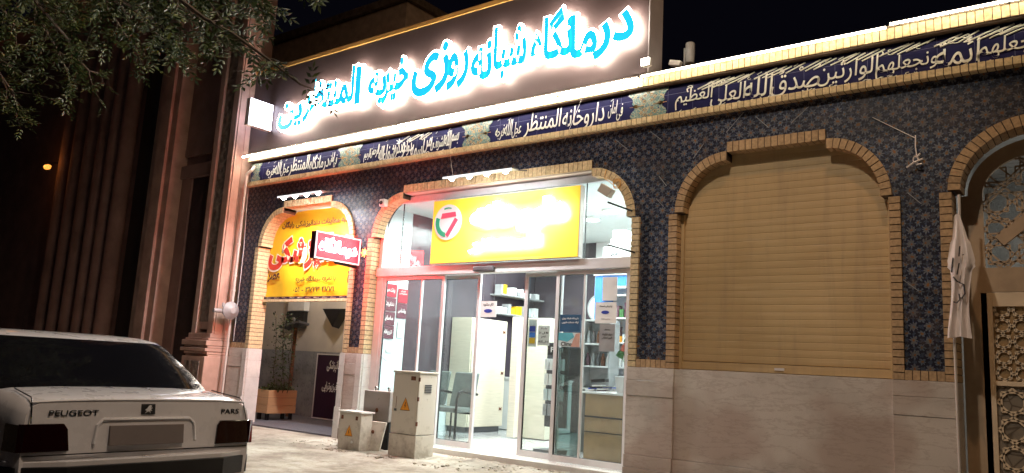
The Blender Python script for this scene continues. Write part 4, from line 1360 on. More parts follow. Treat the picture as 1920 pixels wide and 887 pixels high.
sheet('paper_notice', 'small typed paper below the psychology sign on the teal wall', 'notice', .78, .92, 1.62, 1.87, -8.935, M['paper'], tuple(('تزریقات سرم', .5, .85-.16*k, .10, .02, 'ink', True) for k in range(5)), 'x')
mb = MB(); mb.box(-8.948, -8.935, .58, .70, 1.38, 1.46); tag(mb.build('wall_switch', M['white'], bevel=.004), 'white switch plate low on the teal wall', 'switch')
mb = MB(); mb.tube([(-8.94, .5, 1.58), (-8.935, .44, 1.48), (-8.935, .46, 1.33), (-8.935, .6, 1.25)], .004, 5); tag(mb.build('loose_wire', M['grey']), 'loose grey wire looping under the department signs', 'wire')
# wardrobe
WD = thing('wardrobe', (-8.7, 2.7, .17), 'tall pale oak wardrobe with dark butterfly hinges seen through the open doorway', 'wardrobe')
mb = MB(); mb.box(-8.94, -8.50, 2.05, 3.0, .26, 2.04); mb.build('body', M['oak'], WD, bevel=.004)
mb = MB(); mb.box(-8.92, -8.54, 2.08, 2.97, .17, .26); mb.build('plinth', M['dgrey'], WD)
mb = MB(); mb.box(-8.498, -8.48, 2.07, 2.98, .27, 2.03); mb.build('door', M['oak'], WD, bevel=.003)
for z in (.55, 1.15, 1.85):
    mb = MB(); mb.prism([(-.03, -.03), (0, -.01), (.03, -.03), (.03, .03), (0, .01), (-.03, .03)], 0, .008)
    mb.v = [(-8.478+y, 2.9+x, z+w) for x, y, w in mb.v]; mb.build('hinge', M['rust'], WD)
for z, nm in ((2.18, 'lower'), (2.52, 'upper')):
    WS = thing('wall_shelf', (-8.8, 3.7, z), 'thin %s shelf on the dark mauve wall behind the wardrobe' % nm, 'shelf')
    mb = MB(); mb.box(-8.96, -8.68, 3.05, 4.35, z, z+.025); mb.build('board', M['grey'], WS)
    rnd = random.Random(int(z*100)); y = 3.1
    while y < 4.25:
        h = rnd.uniform(.08, .2); w = rnd.uniform(.05, .12)
        mb = MB(); mb.box(-8.9, -8.75, y, y+w, z+.026, z+.026+h)
        tag(mb.build('stock_carton', M[rnd.choice(('paper', 'walltl', 'grey', 'banner', 'white'))], bevel=.003), 'small stock carton on the %s shelf of the mauve wall' % nm, 'carton', 'stock cartons, %s shelf of the mauve wall' % nm)
        y += w+rnd.uniform(.01, .06)
# back counters
CT = thing('reception_counter', (-8.0, 3.6, .17), 'plain white low counter standing behind the wardrobe', 'counter')
mb = MB(); mb.box(-8.9, -7.75, 3.35, 4.0, .18, 1.05); mb.build('body', M['wallw'], CT, bevel=.004)
mb = MB(); mb.box(-8.92, -7.73, 3.33, 4.02, 1.05, 1.085); mb.build('worktop', M['white'], CT, bevel=.004)
mb = MB(); mb.box(-8.35, -8.0, 3.5, 3.8, 1.086, 1.36); tag(mb.build('printer', M['white'], bevel=.02), 'white printer on the counter behind the wardrobe', 'printer')
mb = MB(); mb.lathe((-8.55, 3.5, 1.086), [(.045, 0), (.05, .12), (.03, .16), (.03, .2)], 'z', 14); tag(mb.build('bottle', M['inkred'], smooth=True), 'red bottle on the counter behind the wardrobe', 'bottle')
mb = MB(); mb.lathe((-7.9, 3.45, 1.086), [(.05, 0), (.05, .13), (.035, .14)], 'z', 14); tag(mb.build('jar', M['gold_trim'], smooth=True), 'amber jar at the right end of the white counter', 'jar')
# beige display column with product rack
DC = thing('display_column', (-7.4, 2.3, .17), 'beige full height display column to the right of the doorway', 'display')
mb = MB(); mb.box(-7.74, -7.15, 2.35, 2.75, .18, 2.06); mb.box(-7.74, -7.60, 2.15, 2.35, .18, 2.06); mb.build('body', M['oak'], DC, bevel=.006)
rnd = random.Random(31)
cols = [('inkred', 'red'), ('inkblue', 'blue'), ('white', 'white'), ('orange', 'orange'), ('greenleaf', 'green'), ('banner', 'yellow'), ('walltl', 'pale teal'), ('paper', 'cream'), ('maroon', 'maroon')]
# second stand with posters close to the glass
POS = sheet('poster', 'blue and yellow bottle poster taped inside the right sliding door', 'poster', -6.01, -5.88, 1.53, 1.88, YG+.082, M['paper'])
for (z0, z1, m) in ((1.80, 1.86, 'walltl'), (1.72, 1.79, 'inkblue'), (1.65, 1.71, 'blue'), (1.57, 1.64, 'banner')):
    mb = MB(); mb.box(-5.99, -5.90, YG+.076, YG+.079, z0, z1); mb.build('print_patch', M[m], POS)
sheet('paper_notice', 'white opening hours paper on the display inside the right sliding door', 'notice', -5.86, -5.68, 1.55, 1.80, YG+.082, M['paper'], (('ساعت کار', .5, .85, .10, .03, 'ink', True), ('08 الی 12', .5, .62, .14, .035, 'ink', True), ('عصر', .5, .42, .08, .035, 'ink', True), ('16 الی 22:30', .5, .18, .15, .035, 'ink', True)))
FX = thing('product_rack', (-5.8, .9, .17), 'dark hook rack with hanging white packets behind the right sliding door', 'rack')
mb = MB(); mb.box(-6.22, -5.88, .98, 1.02, .5, 1.62); mb.box(-6.22, -5.88, .75, 1.05, .17, .22); mb.box(-6.07, -6.03, .98, 1.02, .2, .5); mb.build('back_board', M['dgrey'], FX)
mb = MB(); mb.box(-6.20, -5.90, .962, .978, 1.45, 1.60); mb.build('header_card', M['black'], FX)
mb = MB(); ftext(mb, 'Flexi', -6.05, 1.525, .96, w=.20, h=.07, rtl=False); mb.build('header_lettering', M['paper'], FX)
for r_ in range(4):
    for c_ in range(4):
        mb = MB(); mb.box(-6.20+.077*c_, -6.14+.077*c_, .90, .955, 1.25-.2*r_, 1.40-.2*r_)
        tag(mb.build('hanging_packet', M[('white', 'paper', 'walltl', 'grey')[r_]], bevel=.004), 'packet in the %s row of the dark hook rack' % ('top', 'second', 'third', 'bottom')[r_], 'packet', 'packets on the hook rack, %s row' % ('top', 'second', 'third', 'bottom')[r_])
# notices taped on the glass
sheet('notice_card', 'white card with blue oval logo hanging above the open doorway', 'notice', -6.80, -6.52, 1.90, 2.11, YG+.04, M['paper'], (('اتاق مشاوره', .5, .78, .17, .05, 'ink', True),))
mb = MB(); mb.lathe((-6.66, YG+.038, 1.98), [(.001, -.003), (.05, -.003), (.05, 0)], 'y', 20)
mb.v = [(-6.66+(x+6.66)*1.4, y, 1.98+(z-1.98)*.5) for x, y, z in mb.v]
mb.build('oval_logo', M['inkblue'], [o for o in COL.objects if o.name.startswith('notice_card')][0])
mb = MB(); mb.tube([(-6.75, YG+.04, 2.11), (-6.75, YG+.04, 2.48)], .0015, 3); mb.tube([(-6.57, YG+.04, 2.11), (-6.57, YG+.04, 2.48)], .0015, 3); tag(mb.build('hanging_thread', M['grey']), 'pair of threads holding the white card under the header', 'thread')
def cards(name, label, x0, x1, z0, z1, mat, texts, logo=None):
    o = sheet(name, label, 'notice', x0, x1, z0, z1, YG-.010, M[mat], texts)
    if logo:
        mb = MB(); mb.lathe((logo[0], YG-.013, logo[1]), [(.001, -.002), (.045, -.002), (.045, 0)], 'y', 20)
        mb.v = [(logo[0]+(x-logo[0])*1.2, y, logo[1]+(z-logo[1])*.45) for x, y, z in mb.v]
        mb.build('oval_logo', M['inkblue'], o)
    return o
cards('notice_card', 'white card with small blue oval taped high on the right sidelight', -4.97, -4.68, 1.83, 2.08, 'paper', (('پذیرش نسخه', .5, .8, .17, .03, 'ink', True), ('داروخانه', .5, .2, .12, .02, 'grey', True)), (-4.83, 1.96))
cards('paper_notice', 'blank white sheet hanging at the top of the right sidelight', -4.88, -4.68, 2.10, 2.38, 'paper', ())
cards('paper_notice', 'grey typed sheet taped over the red leaved plant on the right sidelight', -4.90, -4.69, 1.50, 1.82, 'grey', (('بیمه‌های', .5, .80, .08, .02, 'ink', True), ('طرف قرارداد', .5, .62, .14, .03, 'ink', True), ('تامین اجتماعی', .5, .50, .14, .03, 'ink', True)))
cards('notice_card', 'dark blue notice card with pale lines on the left pane of the right sidelight', -5.47, -5.17, 1.72, 1.93, 'maroon', (('داروخانه شبانه روزی', .5, .78, .24, .03, 'paper', True), ('ارائه خدمات دارویی', .5, .55, .24, .03, 'paper', True)))
for ch in [o for o in COL.objects if o.get('label', '').startswith('dark blue notice')]:
    for c in [o for o in COL.objects if o.parent == ch and o.name.startswith('panel')]:
        c.data.materials[0] = pbr('slate_blue_card', (.03, .09, .17), .4)
CX = cards('poster', 'teal and skin toned poster on the right sidelight below the dark blue card', -5.48, -5.17, 1.54, 1.71, 'walltl', (('Climax', .45, .2, .20, .05, 'ink', False),))
mb = MB(); mb.prism([(-5.30, 1.54), (-5.17, 1.54), (-5.17, 1.71), (-5.23, 1.70)], YG-.0145, YG-.0125); mb.build('print_patch', pbr('skin_print', (.55, .33, .26), .5), CX)
mb = MB(); mb.prism([(-5.48, 1.62), (-5.35, 1.60), (-5.25, 1.66), (-5.28, 1.71), (-5.48, 1.71)], YG-.0140, YG-.0126); mb.build('print_patch', pbr('aqua_print', (.10, .42, .50), .5), CX)
# blue framed shelving with medicines
SH = thing('medicine_shelf', (-5.4, 1.6, .17), 'white medicine shelving with a bright blue frame behind the right sidelight', 'shelving')
sx0, sx1, sy = -5.88, -4.40, 1.62
mb = MB(); mb.box(sx0, sx0+.12, sy-.02, sy+.32, .9, 2.60); mb.box(sx0+.12, sx1, sy-.02, sy+.02, 2.46, 2.60); mb.build('blue_frame', M['blue'], SH)
mb = MB(); mb.box(sx0+.12, sx1, sy+.30, sy+.32, .2, 2.46); mb.box(-5.06, -5.03, sy+.02, sy+.30, .9, 2.46); mb.box(sx0+.12, sx1, sy, sy+.3, .9, .93); mb.build('carcass', M['white'], SH)
for z in (1.32, 1.66, 2.0, 2.32):
    mb = MB(); mb.box(sx0+.12, sx1, sy+.01, sy+.30, z, z+.02); mb.build('shelf', M['white'], SH)
rnd = random.Random(40)
for zi, z in enumerate((1.34, 1.68, 2.02)):
    x = sx0+.15
    while x < sx1-.1:
        m, cn = cols[rnd.randrange(len(cols))]
        w = rnd.uniform(.04, .09); h = rnd.uniform(.08, .22)
        if not (-5.1 < x < -5.02):
            mb = MB(); mb.box(x, x+w*.9, sy+.04, sy+.16, z+.001, z+h)
            rw = ('bottom', 'middle', 'top')[zi]
            tag(mb.build('medicine_box', M[m]), 'medicine box on the %s row of the blue framed shelving' % rw, 'box', 'medicine boxes, %s row of the shelving' % rw)
        x += w+.01
# cupboard and cartons above
ST2 = thing('wall_cupboard', (-5.3, 1.7, 2.61), 'white cupboard top above the blue framed shelving', 'cupboard')
mb = MB(); mb.box(-5.9, -4.32, 1.58, 2.1, 2.61, 2.80); mb.build('body', M['white'], ST2)
for (a, b, c, d, lb, t) in ((-5.78, -5.42, 2.802, 3.02, 'white carton printed with a word, lower left of the stack behind the transom', 'Quis'), (-5.32, -4.98, 2.802, 3.00, 'plain pale carton, lower middle of the stack behind the transom', None),
                         (-4.93, -4.60, 2.802, 3.03, 'plain pale carton, lower right of the stack behind the transom', None), (-5.66, -5.38, 3.022, 3.13, 'flat carton lying on the printed carton', None), (-5.63, -5.43, 3.132, 3.25, 'small carton topmost of the stack behind the transom', None), (-5.24, -4.98, 3.002, 3.16, 'half open carton on the plain middle carton', None)):
    o = thing('carton', ((a+b)/2, 1.7, c), lb, 'carton', 'cartons stacked above the shelving')
    mb = MB(); mb.box(a, b, 1.62, 1.95, c, d); mb.build('box', M['paper'], o, bevel=.003)
    if t: mb = MB(); ftext(mb, t, (a+b)/2, (c+d)/2, 1.618, w=.16, h=.07, rtl=False); mb.build('lettering', M['ink'], o)
    mb = MB(); mb.box(a+.02, b-.02, 1.616, 1.619, c+.02, c+.035); mb.build('tape_line', M['grey'], o)
# front counter with clutter
FC = thing('sales_counter', (-4.9, .8, .17), 'tan fronted sales counter with white top and side behind the right sidelight', 'counter')
mb = MB(); mb.box(-5.36, -4.62, .62, 1.3, .18, .985); mb.build('front_panel', M['tan'], FC)
mb = MB(); mb.box(-5.40, -4.45, .60, 1.32, .986, 1.01); mb.box(-4.618, -4.48, .61, 1.3, .18, .985); mb.build('worktop', M['white'], FC, bevel=.003)
mb = MB(); mb.box(-5.36, -4.62, .612, .618, .70, .72); mb.box(-5.36, -4.62, .612, .618, .52, .53); mb.build('panel_joint', M['alu_dark'], FC)
BX = thing('stationery_tray', (-5.2, .75, 1.01), 'jumble of papers and a blue folder on the sales counter', 'papers')
rnd = random.Random(50)
for k in range(9):
    x = -5.34+.04*k; m = ('paper', 'inkblue', 'black', 'paper', 'maroon', 'paper', 'inkblue', 'grey', 'paper')[k]
    mb = MB(); mb.obox((x, .72+rnd.uniform(-.02, .05), 1.03+.02*(k % 4)), (.07, .02*rnd.uniform(-1, 1), .005), (0, .06, 0), (0, 0, .009)); mb.build('sheaf', M[m], BX)
mb = MB(); mb.obox((-5.22, .72, 1.15), (.09, .02, .01), (0, .05, 0), (0, 0, .02)); mb.build('black_tray', M['black'], BX)
PT = thing('potted_plant', (-4.85, .55, 1.01), 'red leaved houseplant in a white square pot on the sales counter', 'plant')
mb = MB(); mb.add([(-4.93, .64, 1.011), (-4.71, .64, 1.011), (-4.71, .86, 1.011), (-4.93, .86, 1.011), (-4.95, .62, 1.22), (-4.69, .62, 1.22), (-4.69, .88, 1.22), (-4.95, .88, 1.22)], [(0, 3, 2, 1), (4, 5, 6, 7), (0, 1, 5, 4), (1, 2, 6, 5), (2, 3, 7, 6), (3, 0, 4, 7)]); mb.build('pot', M['white'], PT, bevel=.006)
mb = MB(); rl = MB(); gl = MB()
for k, (dx, dz, red) in enumerate(((-.06, .34, 1), (.05, .38, 1), (.10, .30, 1), (-.12, .26, 0), (.0, .28, 1), (-.02, .44, 0), (.12, .42, 1))):
    p = Vector((-4.82+dx, .72, 1.22+dz)); mb.tube([(-4.82, .75, 1.2), (-4.82+dx*.5, .74, 1.22+dz*.6), tuple(p)], .004, 5)
    t = rl if red else gl
    a = rnd.uniform(-.5, .5); u = Vector((math.sin(a), 0, math.cos(a))); v = Vector((u.z, .2, -u.x))
    s = .10
    t.add([p-u*s*.4, p+v*s*.5-u*s*.3, p+v*s*.42+u*s*.3, p+u*s*.9, p-v*s*.42+u*s*.3, p-v*s*.5-u*s*.3], [(0, 1, 2, 3), (0, 3, 4, 5)])
mb.build('stems', M['greenleaf'], PT); rl.build('red_leaves', M['redleaf'], PT); gl.build('green_leaves', M['greenleaf'], PT)
# small white shelf unit behind the film
SU = thing('shelf_unit', (-5.9, 1.3, .17), 'grey open shelf unit with bottles between film and plant', 'shelving')
mb = MB(); mb.box(-5.86, -5.84, 1.25, 1.5, .18, 1.95); mb.box(-5.42, -5.40, 1.25, 1.5, .18, 1.95); mb.box(-5.84, -5.42, 1.48, 1.5, .18, 1.95); mb.build('carcass', M['grey'], SU)
for z in (1.02, 1.32, 1.62, 1.94):
    mb = MB(); mb.box(-5.84, -5.42, 1.25, 1.479, z, z+.02); mb.build('shelf', M['white'], SU)
for zi, z in enumerate((1.34, 1.64)):
    for j in range(5):
        mb = MB(); mb.lathe((-5.79+.08*j, 1.34, z+.001), [(.028, 0), (.03, .11), (.014, .14), (.014, .17)], 'z', 10)
        tag(mb.build('bottle', M[('maroon', 'grey', 'dgrey', 'rust', 'white')[(j+zi) % 5]], smooth=True), 'bottle on the %s shelf of the grey shelf unit' % ('lower', 'upper')[zi], 'bottle', 'bottles on the grey shelf unit, %s shelf' % ('lower', 'upper')[zi])
# clock on the back wall
CK = thing('wall_clock', (-7.45, 4.36, 2.4), 'round white wall clock on the far white wall', 'clock')
mb = MB(); mb.lathe((-7.45, 4.38, 2.4), [(.25, .01), (.27, -.02), (.25, -.05), (.22, -.04)], 'y', 32); mb.build('rim', M['grey'], CK, smooth=True)
mb = MB(); mb.lathe((-7.45, 4.36, 2.4), [(.22, 0), (.22, -.025)], 'y', 32); mb.build('dial', M['white'], CK)
mb = MB(); mb.obox((-7.45, 4.33, 2.46), (.008, 0, 0), (0, .002, 0), (0, 0, .08)); mb.obox((-7.40, 4.33, 2.39), (.06, 0, -.02), (0, .002, 0), (.003, 0, .008)); mb.build('hands', M['black'], CK)
# waiting chairs: black tube bench
WC = thing('waiting_chair', (-8.2, 1.3, .17), 'grey vinyl waiting chair with black steel tube arms by the teal wall', 'chair', 'linked waiting chairs')
def chair_parts(root, x, y):
    mb = MB(); mb.box(x-.24, x+.24, y-.25, y+.25, .55, .62); mb.build('seat', M['seat'], root, bevel=.02)
    mb = MB(); mb.obox((x-.02, y+.27, .88), (.23, 0, 0), (0, .03, .008), (0, .05, .26)); mb.build('backrest', M['seat'], root, bevel=.02)
    for s in (-1, 1):
        mb = MB(); mb.tube([(x+s*.26, y-.22, .17), (x+s*.26, y-.22, .75), (x+s*.26, y-.18, .84), (x+s*.26, y-.1, .87), (x+s*.26, y+.25, .82)], .02, 8); mb.build('arm_leg', M['blacksteel'], root, smooth=True)
    mb = MB(); mb.tube([(x-.24, y+.2, .53), (x+.24, y+.2, .53)], .015, 6); mb.tube([(x-.2, y+.2, .17), (x-.2, y+.2, .53)], .015, 6); mb.build('rear_leg', M['blacksteel'], root)
chair_parts(WC, -8.1, 1.25)
c2 = copy_tree(WC); c2.location = (-8.2-.58, 1.3, .17); c2['label'] = 'grey vinyl waiting chair half hidden behind the tall utility cabinet'
# interior ceiling lights
M['ceil'] = emis('ceiling_led_panel', (.93, .98, 1), 14)
for i, (x, y, lb) in enumerate(((-8.2, .95, 'oval ceiling light nearest the left transom pane'), (-7.9, 2.3, 'ceiling light deep behind the left transom pane'), (-6.4, 2.3, 'ceiling light above the middle of the pharmacy'), (-5.85, 1.9, 'ceiling light left of the cartons'), (-5.0, 1.3, 'ceiling light nearest the right transom pane'), (-6.3, .9, 'ceiling light just inside the sliding doors'))):
    o = thing('ceiling_light', (x, y, 3.6), lb, 'ceiling light', 'round ceiling lights in the pharmacy')
    mb = MB(); mb.lathe((x, y, 3.6), [(.13, .018), (.13, -.012), (.115, -.02)], 'z', 20); mb.build('rim', M['white'], o)
    mb = MB(); mb.lathe((x, y, 3.575), [(.11, .004), (.11, -.002)], 'z', 20); mb.build('diffuser', M['ceil'], o)
lamp('pharmacy_ceiling_light', 'AREA', (-6.7, 1.9, 3.52), 470, (.88, 1, .97), (-6.7, 1.9, 0), 3.6, 2.4)
lamp('pharmacy_window_light', 'AREA', (-5.2, 1.1, 3.45), 60, (.92, .99, 1), (-5.2, 1.1, 0), .9, .8)
lamp('alcove_light', 'POINT', (-11.2, 1.0, 3.4), 75, (1, .9, .8), size=.1)
lamp('hall_light', 'AREA', (.8, 1.6, 3.9), 30, (1, .96, .88), (.8, 1.6, 0), .5, 2.2)
HL = thing('hall_ceiling_light', (.2, 1.2, 3.9), 'cool tube light seen through the gate lattice', 'ceiling light')
mb = MB(); mb.tube([(-.6, .9, 3.86), (.6, .9, 3.86)], .025, 8); mb.build('tube', emis('cool_tube', (.8, .93, 1), 14), HL)
mb = MB(); mb.box(-.65, .65, .87, .93, 3.89, 3.93); mb.build('fitting', M['white'], HL)

# ------------------------------------------------------------------ neighbour building
NB = thing('stone_building', (-14, 0, 0), 'tall dark ornate stone building with pilasters at the left of the clinic', 'building')
def nb(name, mat, *boxes, bevel=.01, label=None):
    mb = MB()
    for b in boxes: mb.box(*b)
    return mb.build(name, mat, NB, bevel=bevel, label=label)
nb('wall', M['stone_dark'], (-30, -12.32, .02, .24, -.05, 9.4), bevel=0)
# corner pilaster with its base mouldings
H = 9.2
nb('pilaster', M['stone'], (-12.90, -12.76, -.32, .02, 1.55, H), (-12.42, -12.25, -.32, .25, 1.55, H), (-12.76, -12.42, -.26, .02, 1.62, H))
t = NT('carved_relief'); v = t.coord(); n = t.noise(v, 7, 3, .6); w2 = t.n('ShaderNodeTexVoronoi'); t.t.links.new(v, w2.inputs['Vector']); w2.inputs['Scale'].default_value = 9
t.base(t.ramp(n, (.3, (.16, .12, .10)), (.7, (.30, .24, .2)))); t.rough(.9); t.bump(t.f('ADD', w2.outputs[0], n), 1., .05)
M['carved'] = t.m
nb('carved_panel', M['carved'], (-12.75, -12.43, -.275, -.262, 1.75, 9.0), bevel=0)
nb('pedestal', M['stone'], (-12.93, -12.23, -.42, .25, 0, 1.16), bevel=.01)
nb('pedestal_panel', M['carved'], (-12.82, -12.36, -.432, -.421, .2, 1.08), bevel=.004)
for (z0, z1, e) in ((1.16, 1.19, .03), (1.195, 1.24, .05), (1.245, 1.30, .10), (1.305, 1.34, .055), (1.345, 1.43, .09), (1.435, 1.47, .05), (1.475, 1.55, .02)):
    nb('base_moulding', M['stone'], (-12.90-e, -12.25+e*.25, -.33-e, .25, z0, z1), bevel=.008)
# side ribs of the corner seen edge on
nb('side_rib', M['stone'], (-12.249, -12.225, -.29, -.21, 1.55, H), (-12.249, -12.235, -.13, -.05, 1.55, H), bevel=.006)
# panelled bay
nb('bay_frame', M['stone_dark'], (-14.30, -12.91, -.06, .02, 4.95, 5.1), (-14.30, -12.91, -.10, .02, 4.5, 4.75), (-14.30, -13.95, -.05, .02, 0, 4.5), (-13.1, -12.91, -.05, .02, 0, 4.5), (-14.3, -12.91, -.05, .02, 5.1, 9.2), bevel=.01)
nb('door_panel', M['door_dark'], (-13.94, -13.11, -.02, .019, .1, 4.49), (-13.75, -13.3, -.035, -.02, .6, 2.2), (-13.75, -13.3, -.035, -.02, 2.5, 4.2), bevel=.006)
nb('pilaster', M['stone'], (-15.10, -14.31, -.30, .02, 0, H), (-14.85, -14.5, -.36, -.30, 0, H))
nb('recess_shade_sheet', M['black'], (-16.25, -15.11, .0, .019, 0, 9), bevel=0)  # flat black sheet standing in for the shade of a deep gap
mb = MB()
for k, x in enumerate((-16.5, -17.0, -17.5, -18.1, -18.7, -19.3)): mb.lathe((x, -.15, 0), [(.20, 0), (.20, .5), (.16, .6), (.16, 8.8), (.22, 9.2)], 'z', 12)
mb.build('fluted_column', M['stone_dark'], NB, smooth=True)
nb('cornice', M['stone_dark'], (-30, -12.2, -.5, .3, 9.2, 9.6))
# upper storey set back behind the sign
BK = thing('rear_building', (-13, 2, 0), 'plain dark upper storey rising behind the left end of the sign board', 'building')
mb = MB(); mb.box(-20, -10.4, 1.8, 9, 4.75, 8.0); mb.build('wall', pbr('dull_plaster', (.74, .62, .54), .9), BK)
mb = MB(); mb.box(-20, -10.3, 1.7, 9, 8.0, 8.15); mb.build('parapet', M['conc'], BK)
# distant dim lamp on the far left facade
SL = thing('wall_lantern', (-19.4, -.5, 5.25), 'small dim orange lantern glowing on the dark building at the far left', 'lamp')
mb = MB(); mb.lathe((-19.4, -.5, 5.22), [(.02, -.04), (.07, -.02), (.08, .02), (.03, .05)], 'z', 12)
mb.v = [(x, y, z+(x+19.4)*.4) for x, y, z in mb.v]
mb.build('bulb', emis('orange_bulb', (1, .36, .05), 1.6), SL)
mb = MB(); mb.tube([(-19.4, -.5, 5.30), (-19.4, -.2, 5.4), (-19.4, 0., 5.4)], .02, 6); mb.build('arm', M['black'], SL)
lamp('lantern_light', 'POINT', (-19.4, -.65, 5.3), 3, (1, .35, .08), size=.1)

# ------------------------------------------------------------------ parked saloon
def build_car():
    X0c, Y0c, Z0c = -5.36, -5.03, -.09
    car = thing('parked_car', (X0c-2.2, Y0c, Z0c), 'white four door saloon parked at the kerb, seen from behind at the left', 'car')
    def P(u, v, w): return (X0c-u, Y0c+v, Z0c+w)
    # lower body loft
    st = [(0., .800, .985), (.03, .822, .997), (.12, .838, 1.012), (.5, .848, 1.045), (.9, .855, 1.03), (1.5, .86, 1.0), (2.4, .86, .985), (3.1, .855, .97), (3.4, .85, .95), (3.9, .84, .87), (4.25, .80, .78), (4.38, .74, .66)]
    prof = [(0, 0.), (.5, -.003), (.80, -.014), (.90, -.028), (.955, -.052), (.985, -.10), (1., -.20), (1.0, -.40)]
    mb = MB(); rows = []
    for (u, hw, top) in st:
        row = []
        half = []
        for (k, dz) in prof: half.append((k*hw, top+dz))
        half += [(hw*1.0, .56), (hw*.99, .50), (hw*.985, .38), (hw*.95, .26), (hw*.80, .22), (0, .22)]
        for (v, w) in half:
            uu = u+(.055*max(0, (w-.62))/.4 if u < .2 else 0)-(.0 if u > .2 else .0)
            row.append((uu, v, w))
        rows.append(row)
    n = len(rows[0])
    # closed section: right half then mirrored left half
    ring = []
    for row in rows:
        full = row+[(u, -v, w) for (u, v, w) in row[-2:0:-1]]
        ring.append([P(*p) for p in full])
    m = len(ring[0])
    vs = [p for r_ in ring for p in r_]
    fs = []
    for i in range(len(ring)-1):
        for j in range(m):
            k = (j+1) % m
            fs.append((i*m+j, i*m+k, (i+1)*m+k, (i+1)*m+j))
    fs.append(tuple(range(m))); fs.append(tuple((len(ring)-1)*m+j for j in range(m))[::-1])
    mb.add(vs, fs)
    mb.build('body', M['carp'], car, smooth=True)
    # greenhouse
    lv = [(.98, .50, 3.35, .80), (1.06, .60, 3.18, .775), (1.20, .80, 2.86, .715), (1.33, 1.00, 2.60, .655), (1.385, 1.12, 2.45, .625), (1.415, 1.30, 2.3, .56), (1.43, 1.6, 2.1, .40)]
    def ringp(h, ur, uf, hw):
        pts = []
        def side(u0, s):
            L = []
            for q in (-1, -.9, -.7, -.4, 0, .4, .7, .9, 1):
                L.append((u0+s*(.075*abs(q)**2.4), q*hw*(.985 if abs(q) == 1 else 1)))
            return L
        rear = side(ur, 1)
        front = side(uf, -1)[::-1]
        mid1 = [(ur+(uf-ur)*t, hw*1.012) for t in (.25, .5, .75)]
        mid2 = [(ur+(uf-ur)*t, -hw*1.012) for t in (.75, .5, .25)]
        for (u, v) in rear+mid1+front+mid2: pts.append(P(u, v, h))
        return pts
    mb = MB(); rr = [ringp(*l) for l in lv]; m = len(rr[0])
    mb.add([p for r_ in rr for p in r_], [(i*m+j, i*m+(j+1) % m, (i+1)*m+(j+1) % m, (i+1)*m+j) for i in range(len(rr)-1) for j in range(m)]+[tuple((len(rr)-1)*m+j for j in range(m))])
    mb.build('roof', M['carp'], car, smooth=True)
    def lerp_lv(h):
        for i in range(1, len(lv)):
            if h <= lv[i][0]:
                k = (h-lv[i-1][0])/(lv[i][0]-lv[i-1][0])
                return [lv[i-1][j]+(lv[i][j]-lv[i-1][j])*k for j in range(4)]
        return lv[-1]
    # rear glass
    mb = MB(); NH, NV = 10, 20; vs = []
    for i in range(NH+1):
        h = .995+(1.372-.995)*i/NH
        _, ur, uf, hw = lerp_lv(h)
        lim = .985 if i not in (0, NH) else .97
        for j in range(NV+1):
            q = (-1+2*j/NV)*lim
            vs.append(P(ur+.075*abs(q)**2.4-.010, q*hw, h+.004))
    mb.add(vs, [(i*(NV+1)+j, i*(NV+1)+j+1, (i+1)*(NV+1)+j+1, (i+1)*(NV+1)+j) for i in range(NH) for j in range(NV)])
    mb.build('rear_window', M['carglass'], car, smooth=True)
    # side glass, windscreen
    for s in (-1, 1):
        for (t0, t1) in ((.14, .42), (.44, .74)):
            mb = MB(); vs = []
            for i in range(6):
                h = 1.02+(1.34-1.02)*i/5
                _, ur, uf, hw = lerp_lv(h)
                a = ur+(uf-ur)*t0; b = ur+(uf-ur)*t1
                for j in range(6): vs.append(P(a+(b-a)*j/5, s*(hw*1.012+.008), h))
            mb.add(vs, [(i*6+j, i*6+j+1, (i+1)*6+j+1, (i+1)*6+j) for i in range(5) for j in range(5)])
            mb.build('side_window', M['carglass'], car)
    mb = MB(); vs = []
    for i in range(6):
        h = 1.0+(1.37-1.0)*i/5; _, ur, uf, hw = lerp_lv(h)
        for j in range(9):
            q = (-1+2*j/8)*.93; vs.append(P(uf-.055*abs(q)**2.4+.01, q*hw, h+.004))
    mb.add(vs, [(i*9+j, i*9+j+1, (i+1)*9+j+1, (i+1)*9+j) for i in range(5) for j in range(8)])
    mb.build('windscreen', M['carglass'], car, smooth=True)
    def face_u(w): return .055*max(0, (w-.62))/.4
    def rbox(name, mat, v0, v1, w0, w1, d0=.012, dep=.03, bev=.004, quad=None):
        mb = MB()
        q = quad or [(v0, w0), (v1, w0), (v1, w1), (v0, w1)]
        fr_ = [P(face_u(w)-d0, v, w) for v, w in q]; bk = [P(face_u(w)+dep, v, w) for v, w in q]
        k = len(q)
        mb.add(fr_+bk, [tuple(range(k)), tuple(range(2*k-1, k-1, -1))]+[((i+1) % k, i, k+i, k+(i+1) % k) for i in range(k)])
        return mb.build(name, mat, car, bevel=bev)
    # tail lamps wrap round the corners
    for s in (1, -1):
        q = [(s*.52, .665), (s*.822, .665), (s*.815, .835), (s*.56, .835), (s*.535, .80)]
        tl = rbox('tail_light', M['taill'], 0, 0, 0, 0, .012, .03, .006, q)
        mb = MB(); mb.add([P(-.008, s*.80, .668), P(-.008, s*.80, .832), P(.17, s*.847, .832), P(.17, s*.847, .668), P(.0, s*.832, .668), P(.012, s*.832, .832)], [(0, 1, 5, 4), (4, 5, 2, 3)])
        mb.build('side_lens', M['taill2' if s > 0 else 'taill'], tl)  # left lens takes the darker colour in place of shade on that side
    # lid seams, plate recess, bumper
    rbox('lid_seam', M['carblack'], -.79, .79, .640, .647, .002, .01, 0)
    for s in (-1, 1):
        mb = MB(); mb.tube([P(.0+face_u(.66)-.001, s*.765, .84), P(face_u(.96), s*.758, .955), P(.09, s*.75, .995), P(.44, s*.72, 1.032)], .0045, 4); mb.build('lid_seam', M['carblack'], car)
